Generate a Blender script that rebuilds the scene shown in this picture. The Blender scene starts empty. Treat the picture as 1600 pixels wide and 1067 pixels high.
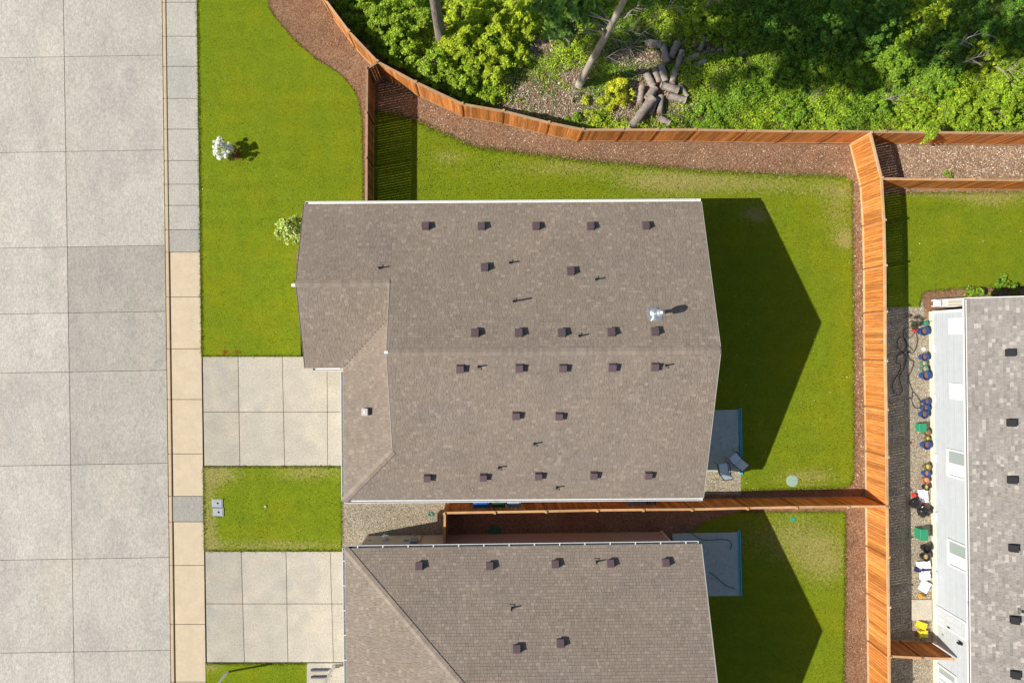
import bpy, bmesh, math, random
import numpy as np
from mathutils import Vector, Matrix
random.seed(7); rng = np.random.default_rng(11)
R = math.radians
SC = bpy.context.scene
COL = SC.collection
# ------------------------------------------------------------------ camera, sky, sun
HC, F, NX, NY = 34.2, 981.0, 765.0, 533.5
cam = bpy.data.cameras.new('camera'); co = bpy.data.objects.new('camera', cam); COL.objects.link(co)
co.location = (0, 0, HC); co.rotation_euler = (0, 0, 0)
cam.sensor_width = 36; cam.lens = F / 1600 * 36; cam.shift_x = 35 / 1600
cam.clip_start = .5; cam.clip_end = 2000
SC.camera = co
AZ, EL = R(10.5), R(37.4)          # shadows run to the right and slightly up
wd = bpy.data.worlds.new('World'); SC.world = wd; wd.use_nodes = True
wn = wd.node_tree.nodes; bg = wn['Background']
sky = wn.new('ShaderNodeTexSky'); sky.sky_type = 'NISHITA'; sky.sun_disc = False
sky.sun_elevation = EL; sky.sun_rotation = R(259.5)
wd.node_tree.links.new(sky.outputs[0], bg.inputs[0]); bg.inputs[1].default_value = 0.080
sd = Vector((math.cos(EL) * math.cos(AZ), math.cos(EL) * math.sin(AZ), -math.sin(EL)))
sl = bpy.data.lights.new('sun', 'SUN'); sl.energy = 5.0; sl.angle = R(.5); sl.color = (1, .95, .86)
so = bpy.data.objects.new('sun', sl); COL.objects.link(so); so.rotation_euler = sd.to_track_quat('-Z', 'Y').to_euler()
SC.view_settings.view_transform = 'Standard'; SC.view_settings.look = 'None'
SC.view_settings.exposure = 0.16; SC.view_settings.gamma = 1; SC.view_settings.use_curve_mapping = False
SC.render.engine = 'CYCLES'

def P(px, py, h=0.0):              # photograph position of a point at height h -> metres on the plot
    k = (HC - h) / F
    return Vector(((px - NX) * k, (NY - py) * k, h))
def P2(px, py, h=0.0): v = P(px, py, h); return (v.x, v.y)

# ------------------------------------------------------------------ materials
def mat(name, col, rough=.85, spec=.25, noise=(), tints=(), bump=(), tint=False, objcol=False, objrand=0.0,
        stretch=(1, 1, 1), metallic=0.0, translucent=0.0, extra=None):
    m = bpy.data.materials.new(name); m.use_nodes = True
    nt = m.node_tree; N, L = nt.nodes, nt.links
    b = N['Principled BSDF']; b.inputs['Roughness'].default_value = rough
    b.inputs['Specular IOR Level'].default_value = spec; b.inputs['Metallic'].default_value = metallic
    geo = N.new('ShaderNodeNewGeometry'); mp = N.new('ShaderNodeMapping'); L.new(geo.outputs['Position'], mp.inputs[0])
    mp.inputs['Scale'].default_value = stretch
    def nz(scale, detail=3, seed=0.0, src=None, rgh=.55):
        n = N.new('ShaderNodeTexNoise'); n.noise_dimensions = '4D'; n.inputs['W'].default_value = seed
        n.inputs['Scale'].default_value = scale; n.inputs['Detail'].default_value = detail; n.inputs['Roughness'].default_value = rgh
        L.new(src or mp.outputs[0], n.inputs['Vector']); return n.outputs['Fac']
    def ma(op, a, c, d=None):
        n = N.new('ShaderNodeMath'); n.operation = op
        for i, v in enumerate((a, c, d)):
            if v is None: continue
            if isinstance(v, (int, float)): n.inputs[i].default_value = v
            else: L.new(v, n.inputs[i])
        return n.outputs[0]
    rgb = N.new('ShaderNodeRGB'); rgb.outputs[0].default_value = (*col, 1); cur = rgb.outputs[0]
    for i, t in enumerate(tints):          # (colour, scale, lo, hi[, amount])
        c2, sc, lo, hi = t[:4]; am = t[4] if len(t) > 4 else 1.0
        mr = N.new('ShaderNodeMapRange'); mr.interpolation_type = 'SMOOTHSTEP'
        L.new(nz(sc, 4, 3.1 + i * 7.7), mr.inputs[0]); mr.inputs[1].default_value = lo; mr.inputs[2].default_value = hi
        mr.inputs[4].default_value = am
        mx = N.new('ShaderNodeMix'); mx.data_type = 'RGBA'; L.new(mr.outputs[0], mx.inputs[0])
        L.new(cur, mx.inputs[6]); mx.inputs[7].default_value = (*c2, 1); cur = mx.outputs[2]
    if extra: cur = extra(N, L, ma, nz, geo, cur)
    val = None
    for i, (sc, am) in enumerate(noise):
        v = ma('MAXIMUM', ma('MULTIPLY_ADD', nz(sc, 3, i * 5.3), 5 * am, 1 - 2.5 * am), .25)
        val = v if val is None else ma('MULTIPLY', val, v)
    if objrand:
        oi = N.new('ShaderNodeObjectInfo'); v = ma('MULTIPLY_ADD', oi.outputs['Random'], 2 * objrand, 1 - objrand)
        val = v if val is None else ma('MULTIPLY', val, v)
    if val is not None:
        s = N.new('ShaderNodeVectorMath'); s.operation = 'SCALE'; L.new(cur, s.inputs[0]); L.new(val, s.inputs['Scale']); cur = s.outputs[0]
    def mul(src):
        nonlocal cur
        s = N.new('ShaderNodeVectorMath'); s.operation = 'MULTIPLY'; L.new(cur, s.inputs[0]); L.new(src, s.inputs[1]); cur = s.outputs[0]
    if tint: a = N.new('ShaderNodeAttribute'); a.attribute_name = 'tint'; mul(a.outputs['Color'])
    if objcol: oi = N.new('ShaderNodeObjectInfo'); mul(oi.outputs['Color'])
    L.new(cur, b.inputs['Base Color'])
    if bump:
        h = None
        for i, (sc, am) in enumerate(bump):
            v = ma('MULTIPLY', nz(sc, 3, 20 + i), am); h = v if h is None else ma('ADD', h, v)
        bn = N.new('ShaderNodeBump'); bn.inputs['Strength'].default_value = 1; bn.inputs['Distance'].default_value = 1
        L.new(h, bn.inputs['Height']); L.new(bn.outputs[0], b.inputs['Normal'])
    if translucent:
        tr = N.new('ShaderNodeBsdfTranslucent'); L.new(cur, tr.inputs[0])
        ms = N.new('ShaderNodeMixShader'); ms.inputs[0].default_value = translucent
        L.new(b.outputs[0], ms.inputs[1]); L.new(tr.outputs[0], ms.inputs[2]); L.new(ms.outputs[0], N['Material Output'].inputs[0])
    return m

def spots(lst, c2, edge=.35, nsc=7.0):
    """areas of a surface that have another colour of their own: (px, py, rx_m, ry_m, amount)"""
    def f(N, L, ma, nz, geo, cur):
        sx = N.new('ShaderNodeSeparateXYZ'); L.new(geo.outputs['Position'], sx.inputs[0]); tot = None
        nn = nz(nsc, 6, 41, geo.outputs['Position'], .7)
        for (px, py, rx, ry, am) in lst:
            c = P(px, py)
            dx = ma('DIVIDE', ma('SUBTRACT', sx.outputs[0], c.x), rx); dy = ma('DIVIDE', ma('SUBTRACT', sx.outputs[1], c.y), ry)
            d = ma('ADD', ma('MULTIPLY', dx, dx), ma('MULTIPLY', dy, dy))
            v = ma('MULTIPLY', ma('EXPONENT', ma('MULTIPLY', d, -1.0), 0), am)
            tot = v if tot is None else ma('ADD', tot, v)
        e = ma('ADD', tot, ma('MULTIPLY_ADD', nn, 2.6, -1.3 - .22))
        mr = N.new('ShaderNodeMapRange'); mr.interpolation_type = 'SMOOTHSTEP'; L.new(e, mr.inputs[0])
        mr.inputs[1].default_value = .0; mr.inputs[2].default_value = edge; mr.inputs[4].default_value = .85
        mx = N.new('ShaderNodeMix'); mx.data_type = 'RGBA'; L.new(mr.outputs[0], mx.inputs[0]); L.new(cur, mx.inputs[6])
        mx.inputs[7].default_value = (*c2, 1)
        w = ma('SINE', ma('MULTIPLY_ADD', sx.outputs[1], 5.8, ma('MULTIPLY', sx.outputs[0], .05)), 0)      # mowing passes
        w2 = ma('SINE', ma('MULTIPLY', sx.outputs[0], 4.3), 0)
        g = ma('ADD', ma('MULTIPLY_ADD', w, .018, 1.0), ma('MULTIPLY', w2, .015))
        sc_ = N.new('ShaderNodeVectorMath'); sc_.operation = 'SCALE'; L.new(mx.outputs[2], sc_.inputs[0]); L.new(g, sc_.inputs['Scale']); return sc_.outputs[0]
    return f

DRY = [(1190, 286, 4.6, .7, .42), (1040, 285, 3, .7, .55), (880, 262, 4, .6, .4), (1310, 330, 1.1, 1.6, .38), (1325, 375, .7, .5, .7), (1235, 840, 3, 1.6, .45),
       (1290, 880, 1.5, 1.4, .45), (1262, 745, 2, .6, .45), (1180, 335, .8, .5, .7), (335, 740, 1.6, .7, .6), (326, 820, .6, 3, .55), (480, 738, 2.2, .5, .5),
       (1500, 300, 6, .35, .6), (1550, 315, 2, .5, .4), (430, 852, 5, .4, .45), (700, 245, 1.2, .5, .4), (325, 1040, .8, .4, .6)]
M = {}
M['lawn'] = mat('lawn_grass', (.225, .300, .015), .95, .05, noise=[(34, .22), (13, .22), (.8, .04), (4, .06)],
                tints=[((.285, .315, .012), .55, .42, .68, .65), ((.150, .25, .012), 1.3, .5, .75, .5), ((.36, .38, .06), 26, .60, .78, .6)],
                bump=[(60, .05), (22, .06)], extra=spots(DRY, (.44, .38, .13)))
M['grass_tuft'] = mat('grass_blades', (.16, .22, .010), .8, .1, tint=True, translucent=.25)
M['terrain'] = mat('rough_ground', (.12, .14, .04), .95, .1, noise=[(.3, .3), (6, .3)], tints=[((.22, .18, .10), .2, .45, .6)])
M['mulch'] = mat('bark_mulch', (.34, .192, .112), .95, .08, noise=[(32, .45), (12, .40), (1.2, .14)],
                 tints=[((.18, .08, .045), 9, .52, .70, .7), ((.62, .47, .34), 17, .60, .70, .8), ((.42, .28, .17), .5, .45, .7, .55)], bump=[(30, .06), (80, .03)])
M['mulch_pale'] = mat('weathered_mulch', (.42, .27, .165), .95, .08, noise=[(32, .45), (12, .40), (1.2, .14)],
                 tints=[((.22, .12, .06), 9, .50, .70, .7), ((.72, .60, .46), 15, .57, .68, .85)], bump=[(30, .06), (80, .03)])
M['soil'] = mat('forest_soil', (.32, .21, .14), .95, .05, noise=[(18, .5), (6, .4)], tints=[((.42, .32, .23), 9, .5, .7, .8), ((.10, .17, .02), 1.6, .46, .60, .85)], bump=[(20, .1)])
M['gravel'] = mat('pea_gravel', (.42, .36, .26), .9, .2, noise=[(30, .5), (14, .40), (1.1, .12)],
                  tints=[((.70, .63, .52), 17, .54, .66, .9), ((.17, .13, .09), 15, .57, .68, .8), ((.48, .30, .15), 12, .58, .70, .6)], bump=[(55, .04)])
M['concrete_road'] = mat('road_concrete', (.530, .500, .445), .9, .2, stretch=(1, .5, 1), noise=[(30, .2), (13, .18), (1.1, .05), (4, .05)], objcol=True,
                    tints=[((.44, .42, .385), .55, .42, .66, .7), ((.56, .51, .43), .4, .5, .7, .6), ((.33, .305, .27), 3.2, .58, .78, .4), ((.30, .27, .24), 16, .64, .74, .7)], bump=[(70, .006)])
M['concrete_tan'] = mat('pavement_concrete', (.63, .52, .37), .85, .2, noise=[(15, .06), (1.5, .06), (6, .05)], objcol=True,
                    tints=[((.58, .50, .37), 1.2, .5, .8, .6)], bump=[(60, .003)])
M['concrete_drive'] = mat('driveway_concrete', (.53, .485, .40), .9, .2, noise=[(28, .20), (13, .16), (1.3, .08)], objcol=True,
                    tints=[((.62, .54, .42), .9, .45, .7, .6), ((.42, .41, .39), .7, .55, .75, .6)], bump=[(70, .005)])
M['joint'] = mat('joint_dirt', (.075, .055, .04), .95, .1, noise=[(20, .3)])
M['shingle'] = mat('brown_shingle', (.282, .228, .182), .93, .15, noise=[(35, .2), (14, .10), (.5, .06)], tint=True, bump=[(90, .004)],
                   tints=[((.262, .222, .19), .35, .4, .7, .5)])
M['shingle_grey'] = mat('grey_shingle', (.325, .295, .268), .93, .15, noise=[(35, .2), (14, .1), (.5, .05)], tint=True, bump=[(90, .004)])
M['deck'] = mat('roof_felt', (.20, .165, .14), .95, .1)
M['white'] = mat('white_paint', (.78, .78, .76), .5, .4, noise=[(8, .05)])
M['gutter'] = mat('gutter_metal', (.74, .74, .72), .4, .5, noise=[(14, .10)], tints=[((.35, .32, .28), 3, .6, .75, .5)])
M['rake'] = mat('rake_paint', (.47, .43, .38), .6, .3, noise=[(10, .08)])
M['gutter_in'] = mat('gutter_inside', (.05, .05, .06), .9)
M['siding_beige'] = mat('beige_siding', (.56, .49, .41), .7, .3, noise=[(3, .05)])
M['siding_grey'] = mat('grey_siding', (.50, .535, .56), .6, .3, noise=[(3, .04), (40, .03)], objrand=.03)
M['foundation'] = mat('foundation_concrete', (.72, .66, .55), .85, noise=[(20, .08)])
M['vent'] = mat('brown_vent_metal', (.135, .092, .10), .55, .4, noise=[(12, .12)])
M['black'] = mat('black_plastic', (.018, .018, .02), .45, .4)
M['flash'] = mat('lead_flashing', (.20, .17, .15), .6, .4)
M['steel'] = mat('galvanised_steel', (.62, .66, .70), .3, .5, metallic=.7)
M['cedar'] = mat('cedar_boards', (.50, .195, .052), .8, .2, stretch=(28, 28, 1.6), noise=[(1, .30), (.35, .22), (3, .2)],
                 tints=[((.62, .28, .085), .5, .45, .75, .7), ((.26, .085, .022), 1.2, .54, .74, .65), ((.42, .30, .20), .6, .50, .72, .5)], objrand=.26, objcol=True)
M['cedar_trim'] = mat('cedar_trim', (.60, .36, .185), .8, .2, noise=[(30, .15), (3, .15)], objrand=.12, objcol=True, tints=[((.50, .42, .33), 2, .45, .7, .7)])
M['leaf'] = mat('leaf', (1, 1, 1), .6, .25, tint=True, translucent=.35)
M['bark'] = mat('bark', (.26, .22, .185), .95, .1, stretch=(1, 1, .25), noise=[(30, .4), (8, .25)], tints=[((.13, .10, .08), 14, .5, .7, .7)], bump=[(25, .05)])
M['bark_pale'] = mat('pale_bark', (.42, .37, .30), .9, .1, stretch=(1, 1, .4), noise=[(25, .2), (6, .2)], tints=[((.24, .21, .18), 9, .55, .7, .7)], bump=[(25, .02)])
M['log'] = mat('log_bark', (.37, .315, .27), .95, .1, noise=[(30, .35), (7, .25)], tints=[((.20, .14, .12), 12, .5, .7, .6)], bump=[(25, .03)], objrand=.15)
M['log_end'] = mat('cut_wood', (.50, .38, .27), .9, .1, noise=[(30, .2), (8, .2)])
M['twig'] = mat('dead_twig', (.42, .36, .30), .9, .1, noise=[(10, .2)])
M['chip'] = mat('wood_chip', (.9, .9, .9), .9, .1, tint=True)
M['utility'] = mat('utility_plastic', (.40, .42, .46), .7, .3, noise=[(30, .12)])
M['teal_shade'] = mat('shade_tinted_edging', (.09, .50, .62), .6, .3, noise=[(6, .12)])  # turquoise is the shaded look of a pale strip, put into its colour
M['patio'] = mat('patio_concrete', (.50, .57, .52), .9, .2, noise=[(60, .12), (3, .08)])
M['glass'] = mat('window_glass', (.34, .40, .38), .08, .7)
M['blind'] = mat('white_blind', (.74, .75, .75), .5, .3)
def plain(n, c, r=.6, s=.4): return mat(n, c, r, s, noise=[(15, .10)])
M['blue_glaze'] = plain('blue_glaze', (.012, .075, .27), .3, .6)
M['teal_glaze'] = plain('teal_glaze', (.08, .25, .24), .3, .6)
M['terracotta'] = plain('terracotta', (.50, .20, .12), .8)
M['tan_pot'] = plain('tan_glaze', (.60, .40, .18), .6)
M['olive_pot'] = plain('olive_glaze', (.18, .16, .05), .4)
M['yellow_soil'] = plain('pale_straw', (.66, .52, .16), .9)
M['potting'] = plain('potting_soil', (.26, .13, .09), .95)
M['dark_soil'] = plain('dark_soil', (.03, .022, .02), .95)
M['red'] = plain('red_plastic', (.55, .04, .03))
M['green'] = plain('green_plastic', (.03, .28, .14))
M['pale_green'] = plain('pale_green_lid', (.35, .48, .38))
M['green_lid'] = plain('valve_lid_green', (.04, .33, .20))
M['blue_bin'] = plain('blue_plastic', (.02, .17, .58), .45)
M['green_bin'] = plain('dark_green_plastic', (.035, .13, .07), .45)
M['pale_bin'] = plain('pale_blue_plastic', (.25, .40, .48), .45)
M['bag'] = plain('black_bag_film', (.022, .02, .022), .25, .7)
M['paper'] = plain('white_film', (.80, .80, .82), .5)
M['yellow_bag'] = plain('yellow_bag_film', (.80, .68, .03), .4)
M['amber'] = plain('amber_plastic', (.60, .33, .03), .4)
M['wood_pale'] = plain('pale_timber', (.66, .48, .20), .7)
M['hose'] = plain('black_rubber', (.03, .03, .03), .5)
M['hose_green'] = plain('green_hose_rubber', (.02, .22, .10), .5)
M['ac'] = plain('grey_metal_casing', (.36, .36, .36), .5)
M['chair_metal'] = plain('bronze_chair_frame', (.10, .075, .06), .5)
M['chair_cloth'] = plain('grey_sling_fabric', (.74, .86, .90), .85)
M['navy'] = plain('navy_cloth', (.03, .03, .12), .7)

# ------------------------------------------------------------------ object helpers
def tag(o, label=None, cat=None, group=None, kind=None):
    if label: o['label'] = label
    if cat: o['category'] = cat
    if group: o['group'] = group
    if kind: o['kind'] = kind
    return o
def thing(name, label, cat, loc=(0, 0, 0), rz=0, group=None):
    o = bpy.data.objects.new(name, None); COL.objects.link(o); o.location = loc; o.rotation_euler = (0, 0, rz)
    o.empty_display_size = .3
    return tag(o, label, cat, group)
def link(name, me, parent=None, loc=(0, 0, 0), rot=(0, 0, 0), kind=None, scale=None):
    o = bpy.data.objects.new(name, me); COL.objects.link(o); o.location = loc; o.rotation_euler = rot
    if scale: o.scale = scale
    if parent: o.parent = parent
    if kind: o['kind'] = kind
    return o
class MB:
    """collects shapes for one mesh; mats: list of materials, faces carry an index; tints per face"""
    def __init__(s): s.v = []; s.f = []; s.mi = []; s.t = []
    def face(s, pts, mi=0, t=(1, 1, 1)):
        n = len(s.v); s.v += [tuple(p) for p in pts]; s.f.append(tuple(range(n, n + len(pts)))); s.mi.append(mi); s.t.append(t)
    def box(s, c, d, rz=0, mi=0, tilt=None):
        hx, hy, hz = d[0] / 2, d[1] / 2, d[2] / 2
        m = Matrix.Rotation(rz, 3, 'Z')
        if tilt is not None: m = m @ tilt
        n = len(s.v)
        for x, y, z in ((-hx, -hy, -hz), (hx, -hy, -hz), (hx, hy, -hz), (-hx, hy, -hz), (-hx, -hy, hz), (hx, -hy, hz), (hx, hy, hz), (-hx, hy, hz)):
            p = m @ Vector((x, y, z)); s.v.append((p.x + c[0], p.y + c[1], p.z + c[2]))
        for f in ((3, 2, 1, 0), (4, 5, 6, 7), (0, 1, 5, 4), (1, 2, 6, 5), (2, 3, 7, 6), (3, 0, 4, 7)):
            s.f.append(tuple(n + i for i in f)); s.mi.append(mi); s.t.append((1, 1, 1))
    def prism(s, poly, z0, z1, mi=0):
        n = len(poly); b = len(s.v)
        a = sum(poly[i][0] * poly[(i + 1) % n][1] - poly[(i + 1) % n][0] * poly[i][1] for i in range(n))
        if a < 0: poly = poly[::-1]
        s.v += [(p[0], p[1], z0) for p in poly] + [(p[0], p[1], z1) for p in poly]
        s.f.append(tuple(b + i for i in range(n))[::-1]); s.mi.append(mi); s.t.append((1, 1, 1))
        s.f.append(tuple(b + n + i for i in range(n))); s.mi.append(mi); s.t.append((1, 1, 1))
        for i in range(n):
            j = (i + 1) % n; s.f.append((b + i, b + j, b + n + j, b + n + i)); s.mi.append(mi); s.t.append((1, 1, 1))
    def lathe(s, prof, c=(0, 0, 0), n=20, mi=0, cap=True):
        b = len(s.v); m = len(prof)
        for r, z in prof:
            for k in range(n):
                a = 2 * math.pi * k / n; s.v.append((c[0] + r * math.cos(a), c[1] + r * math.sin(a), c[2] + z))
        for i in range(m - 1):
            for k in range(n):
                l = (k + 1) % n; s.f.append((b + i * n + k, b + i * n + l, b + (i + 1) * n + l, b + (i + 1) * n + k)); s.mi.append(mi); s.t.append((1, 1, 1))
        if cap:
            s.f.append(tuple(b + k for k in range(n))[::-1]); s.mi.append(mi); s.t.append((1, 1, 1))
            s.f.append(tuple(b + (m - 1) * n + k for k in range(n))); s.mi.append(mi); s.t.append((1, 1, 1))
    def tube(s, pts, rad, n=8, mi=0):
        pts = [Vector(p) for p in pts]; m = len(pts); b = len(s.v)
        if not hasattr(rad, '__len__'): rad = [rad] * m
        for i, p in enumerate(pts):
            d = (pts[min(i + 1, m - 1)] - pts[max(i - 1, 0)]).normalized()
            up = Vector((0, 0, 1)) if abs(d.z) < .9 else Vector((1, 0, 0))
            a = d.cross(up).normalized(); c = d.cross(a).normalized()
            for k in range(n):
                t = 2 * math.pi * k / n; q = p + (a * math.cos(t) + c * math.sin(t)) * rad[i]; s.v.append(tuple(q))
        for i in range(m - 1):
            for k in range(n):
                l = (k + 1) % n; s.f.append((b + i * n + k, b + i * n + l, b + (i + 1) * n + l, b + (i + 1) * n + k)); s.mi.append(mi); s.t.append((1, 1, 1))
        s.f.append(tuple(b + k for k in range(n))); s.mi.append(mi); s.t.append((1, 1, 1))
        s.f.append(tuple(b + (m - 1) * n + k for k in range(n))[::-1]); s.mi.append(mi); s.t.append((1, 1, 1))
    def mesh(s, name, mats, bevel=0, smooth=False, tint=False, seg=1):
        me = bpy.data.meshes.new(name); me.from_pydata(s.v, [], s.f)
        if not isinstance(mats, (list, tuple)): mats = [mats]
        for m in mats: me.materials.append(m)
        me.polygons.foreach_set('material_index', s.mi)
        if tint:
            a = me.attributes.new('tint', 'FLOAT_COLOR', 'FACE'); a.data.foreach_set('color', [c for t in s.t for c in (*t, 1)])
        if bevel:
            bm = bmesh.new(); bm.from_mesh(me)
            bmesh.ops.bevel(bm, geom=list(bm.edges), offset=bevel, segments=seg, affect='EDGES', clamp_overlap=True)
            bm.to_mesh(me); bm.free()
        if smooth: me.polygons.foreach_set('use_smooth', [True] * len(me.polygons))
        me.update(); return me
    def build(s, name, mats, parent=None, loc=(0, 0, 0), rot=(0, 0, 0), bevel=0, smooth=False, tint=False, kind=None, seg=1):
        return link(name, s.mesh(name, mats, bevel, smooth, tint, seg), parent, loc, rot, kind)

def quads_mesh(name, C, A, B, tint, m):
    """many four-cornered leaves: centres C, half axes A and B (N,3), tint (N,3)"""
    n = len(C); V = np.empty((n, 4, 3), np.float32)
    V[:, 0] = C - A; V[:, 1] = C + B * .8 - A * .1; V[:, 2] = C + A; V[:, 3] = C - B * .8 - A * .1
    me = bpy.data.meshes.new(name); me.vertices.add(n * 4); me.vertices.foreach_set('co', V.ravel())
    me.loops.add(n * 4); me.loops.foreach_set('vertex_index', np.arange(n * 4, dtype=np.int32))
    me.polygons.add(n); me.polygons.foreach_set('loop_start', np.arange(0, n * 4, 4, dtype=np.int32))
    me.polygons.foreach_set('loop_total', np.full(n, 4, np.int32))
    a = me.attributes.new('tint', 'FLOAT_COLOR', 'FACE'); c = np.ones((n, 4), np.float32); c[:, :3] = tint
    a.data.foreach_set('color', c.ravel()); me.materials.append(m); me.update(calc_edges=True); return me
def unit(v): return v / np.maximum(np.linalg.norm(v, axis=1, keepdims=True), 1e-6)
def leaf_axes(nrm, size, asp=.55):
    n = len(nrm); r = rng.normal(size=(n, 3)); a = unit(np.cross(nrm, r)); b = np.cross(unit(nrm), a)
    return a * size[:, None], b * (size * asp)[:, None]
def tints(n, cols, var=.25):
    cols = np.array(cols); w = rng.random(n)[:, None]; i = rng.integers(0, len(cols), n); j = rng.integers(0, len(cols), n)
    return (cols[i] * w + cols[j] * (1 - w)) * (1 + var * rng.normal(size=(n, 1))).clip(.4, 1.8)
def inpoly(X, Y, poly):
    ins = np.zeros(len(X), bool); n = len(poly)
    for i in range(n):
        x1, y1 = poly[i]; x2, y2 = poly[(i + 1) % n]
        if y1 == y2: continue
        c = ((y1 > Y) != (y2 > Y)) & (X < (x2 - x1) * (Y - y1) / (y2 - y1) + x1); ins ^= c
    return ins
def scatter(poly, dens):
    xs = [p[0] for p in poly]; ys = [p[1] for p in poly]
    area = (max(xs) - min(xs)) * (max(ys) - min(ys)); n = int(area * dens)
    X = rng.uniform(min(xs), max(xs), n); Y = rng.uniform(min(ys), max(ys), n); k = inpoly(X, Y, poly)
    return X[k], Y[k]
W = lambda pts, h=0.0: [P2(x, y, h) for x, y in pts]

# ------------------------------------------------------------------ ground and paving
mb = MB(); mb.face([(-300, -300, -.35), (300, -300, -.35), (300, 300, -.35), (-300, 300, -.35)])
mb.build('ground', M['terrain'], kind='structure')
def patch(name, pts, m, z=0.0, depth=.16):
    mb = MB(); mb.prism(W(pts, z), z - depth, z); return mb.build(name, m, kind='structure')
def EX(y): return 253 + 13 * y / 1000.0           # kerb line drifts right down the picture
def smooth_poly(pts, k=4):
    out = []; n = len(pts)
    for i in range(n - 1):
        p0, p1, p2, p3 = pts[max(i - 1, 0)], pts[i], pts[i + 1], pts[min(i + 2, n - 1)]
        for j in range(k):
            t = j / k
            out.append(tuple(.5 * ((2 * p1[a]) + (-p0[a] + p2[a]) * t + (2 * p0[a] - 5 * p1[a] + 4 * p2[a] - p3[a]) * t * t + (-p0[a] + 3 * p1[a] - 3 * p2[a] + p3[a]) * t ** 3) for a in (0, 1)))
    return out + [pts[-1]]

def slab(name, quad, ztop, m, parent, thick=.14, gap=.012, color=(1, 1, 1), bevel=.012):
    w = [Vector(P(x, y, ztop)) for x, y in quad]; c = sum(w, Vector()) / 4
    mb = MB(); pl = []
    for p in w:
        d = p - c; pl.append((d.x - math.copysign(gap, d.x), d.y - math.copysign(gap, d.y)))
    mb.prism(pl, -thick, 0)
    o = mb.build(name, m, parent, (c.x, c.y, ztop), bevel=bevel); o.color = (*color, 1); return o

# road: bed with concrete slabs
ROADZ = -.12
mb = MB(); mb.prism([P2(-700, -500), P2(EX(-500) + 2, -500), P2(EX(1600) + 2, 1600), P2(-700, 1600)], -.33, ROADZ - .035)
road = mb.build('road', M['joint'], kind='structure')
jy = [-360, -210, -58, 89, 237, 386, 489, 581, 726, 873, 1018, 1165, 1310, 1450]
colsx = [(-500, -340), (-340, -200), (-200, -52), (-52, None), (None, 'e')]
def JX(y): return 99 + 17.0 * y / 1067
for i in range(len(jy) - 1):
    for ci in range(5):
        def xl(y): return JX(y) - 152 * (4 - ci) if ci < 4 else JX(y)
        def xr(y): return JX(y) - 152 * (3 - ci) if ci < 4 else EX(y)
        ya, yb = jy[i], jy[i + 1]
        sl_ = -.017
        q = [(xl(ya), ya + (JX(ya) - xl(ya)) * -sl_), (xr(ya), ya + (xr(ya) - JX(ya)) * sl_), (xr(yb), yb + (xr(yb) - JX(yb)) * sl_), (xl(yb), yb + (JX(yb) - xl(yb)) * -sl_)]
        g = {5: .76, 6: .80, 7: .87, 4: .97, 8: .95}.get(i, .98) if ci == 4 else 1.03 + .03 * math.sin(i * 3 + ci)
        c = (g, g, g * .99)
        slab('slab', q, ROADZ, M['concrete_road'], road, color=(c[0], c[1] * .99, c[2] * .98), gap=.009)
# kerb
mb = MB(); mb.prism([P2(EX(-500) + 1, -500), P2(EX(-500) + 5.6, -500), P2(EX(1600) + 6, 1600), P2(EX(1600) + 1, 1600)], -.33, -.06)
kerb = mb.build('kerb', M['joint'], kind='structure')
sy = [-430, -370, -310, -250, -200, -150, -98, -46, 4, 57, 104, 154, 202, 251, 288, 321, 359, 394, 464, 545, 624, 709, 775, 815, 883, 975, 1065, 1150, 1240, 1330]
for i in range(len(sy) - 1):
    a, b = sy[i], sy[i + 1]
    q = [(EX(a) + .3, a), (EX(a) + 6.0, a), (EX(b) + 6.0, b), (EX(b) + .3, b)]
    slab('kerb_block', q, -.015, M['concrete_tan'], kerb, thick=.3, gap=.006, color=(.93, .88, .82), bevel=.03)
# pavement
mb = MB(); mb.prism([P2(EX(-500) + 6.6, -500), P2(EX(-500) + 55.5, -500), P2(EX(1600) + 55.5, 1600), P2(EX(1600) + 6.6, 1600)], -.3, -.05)
pav = mb.build('pavement', M['joint'], kind='structure')
for i in range(len(sy) - 1):
    a, b = sy[i], sy[i + 1]; grey = b <= 394 or a == 775
    x0 = 6.6 if grey else 7.6
    q = [(EX(a) + x0, a), (EX(a) + 55, a), (EX(b) + 55, b), (EX(b) + x0, b)]
    g = .80 if a in (359, 775) else (.94 if grey else 1.0)
    if a == 775: g = .72
    slab('slab', q, 0.0, M['concrete_road'] if grey else M['concrete_tan'], pav, color=(g, g, g * .98), gap=.012)
# lawns
LX = lambda y: EX(y) + 55.5
bedcurve = smooth_poly([(405, -90), (412, -40), (418, 0), (425, 20), (447, 48), (470, 72), (500, 96), (530, 115), (550, 137), (560, 157), (564, 180), (566, 210), (567, 330)])
fr = [(LX(-200), -200), (400, -200)] + bedcurve + [(567, 395), (462, 395), (464, 430), (468, 470), (470, 557), (LX(557), 557)]
front_lawn = patch('front_lawn', fr, M['lawn'], .004)
patch('middle_lawn', [(LX(729), 729), (533, 728.5), (534, 860), (LX(860), 861)], M['lawn'], .004)
patch('lower_lawn', [(LX(1036), 1036), (480, 1035.5), (481, 1100), (481, 1500), (LX(1500), 1500)], M['lawn'], .004)
yard_top = smooth_poly([(584, 175), (620, 180), (655, 192), (700, 212), (745, 230), (800, 238), (900, 250), (1000, 259), (1100, 267), (1190, 272), (1322, 277)])
yard = [(584, 420)] + yard_top + [(1331, 283), (1332, 400), (1333, 560), (1334, 742), (1329, 756), (1318, 762), (1158, 766), (1105, 766), (1105, 420)]
back_lawn = patch('back_lawn', yard, M['lawn'], .004)
yard2 = [(1152, 800), (1321, 800), (1320, 900), (1317, 1067), (1317, 1300), (1050, 1300), (1050, 860), (1100, 815)]
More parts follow.
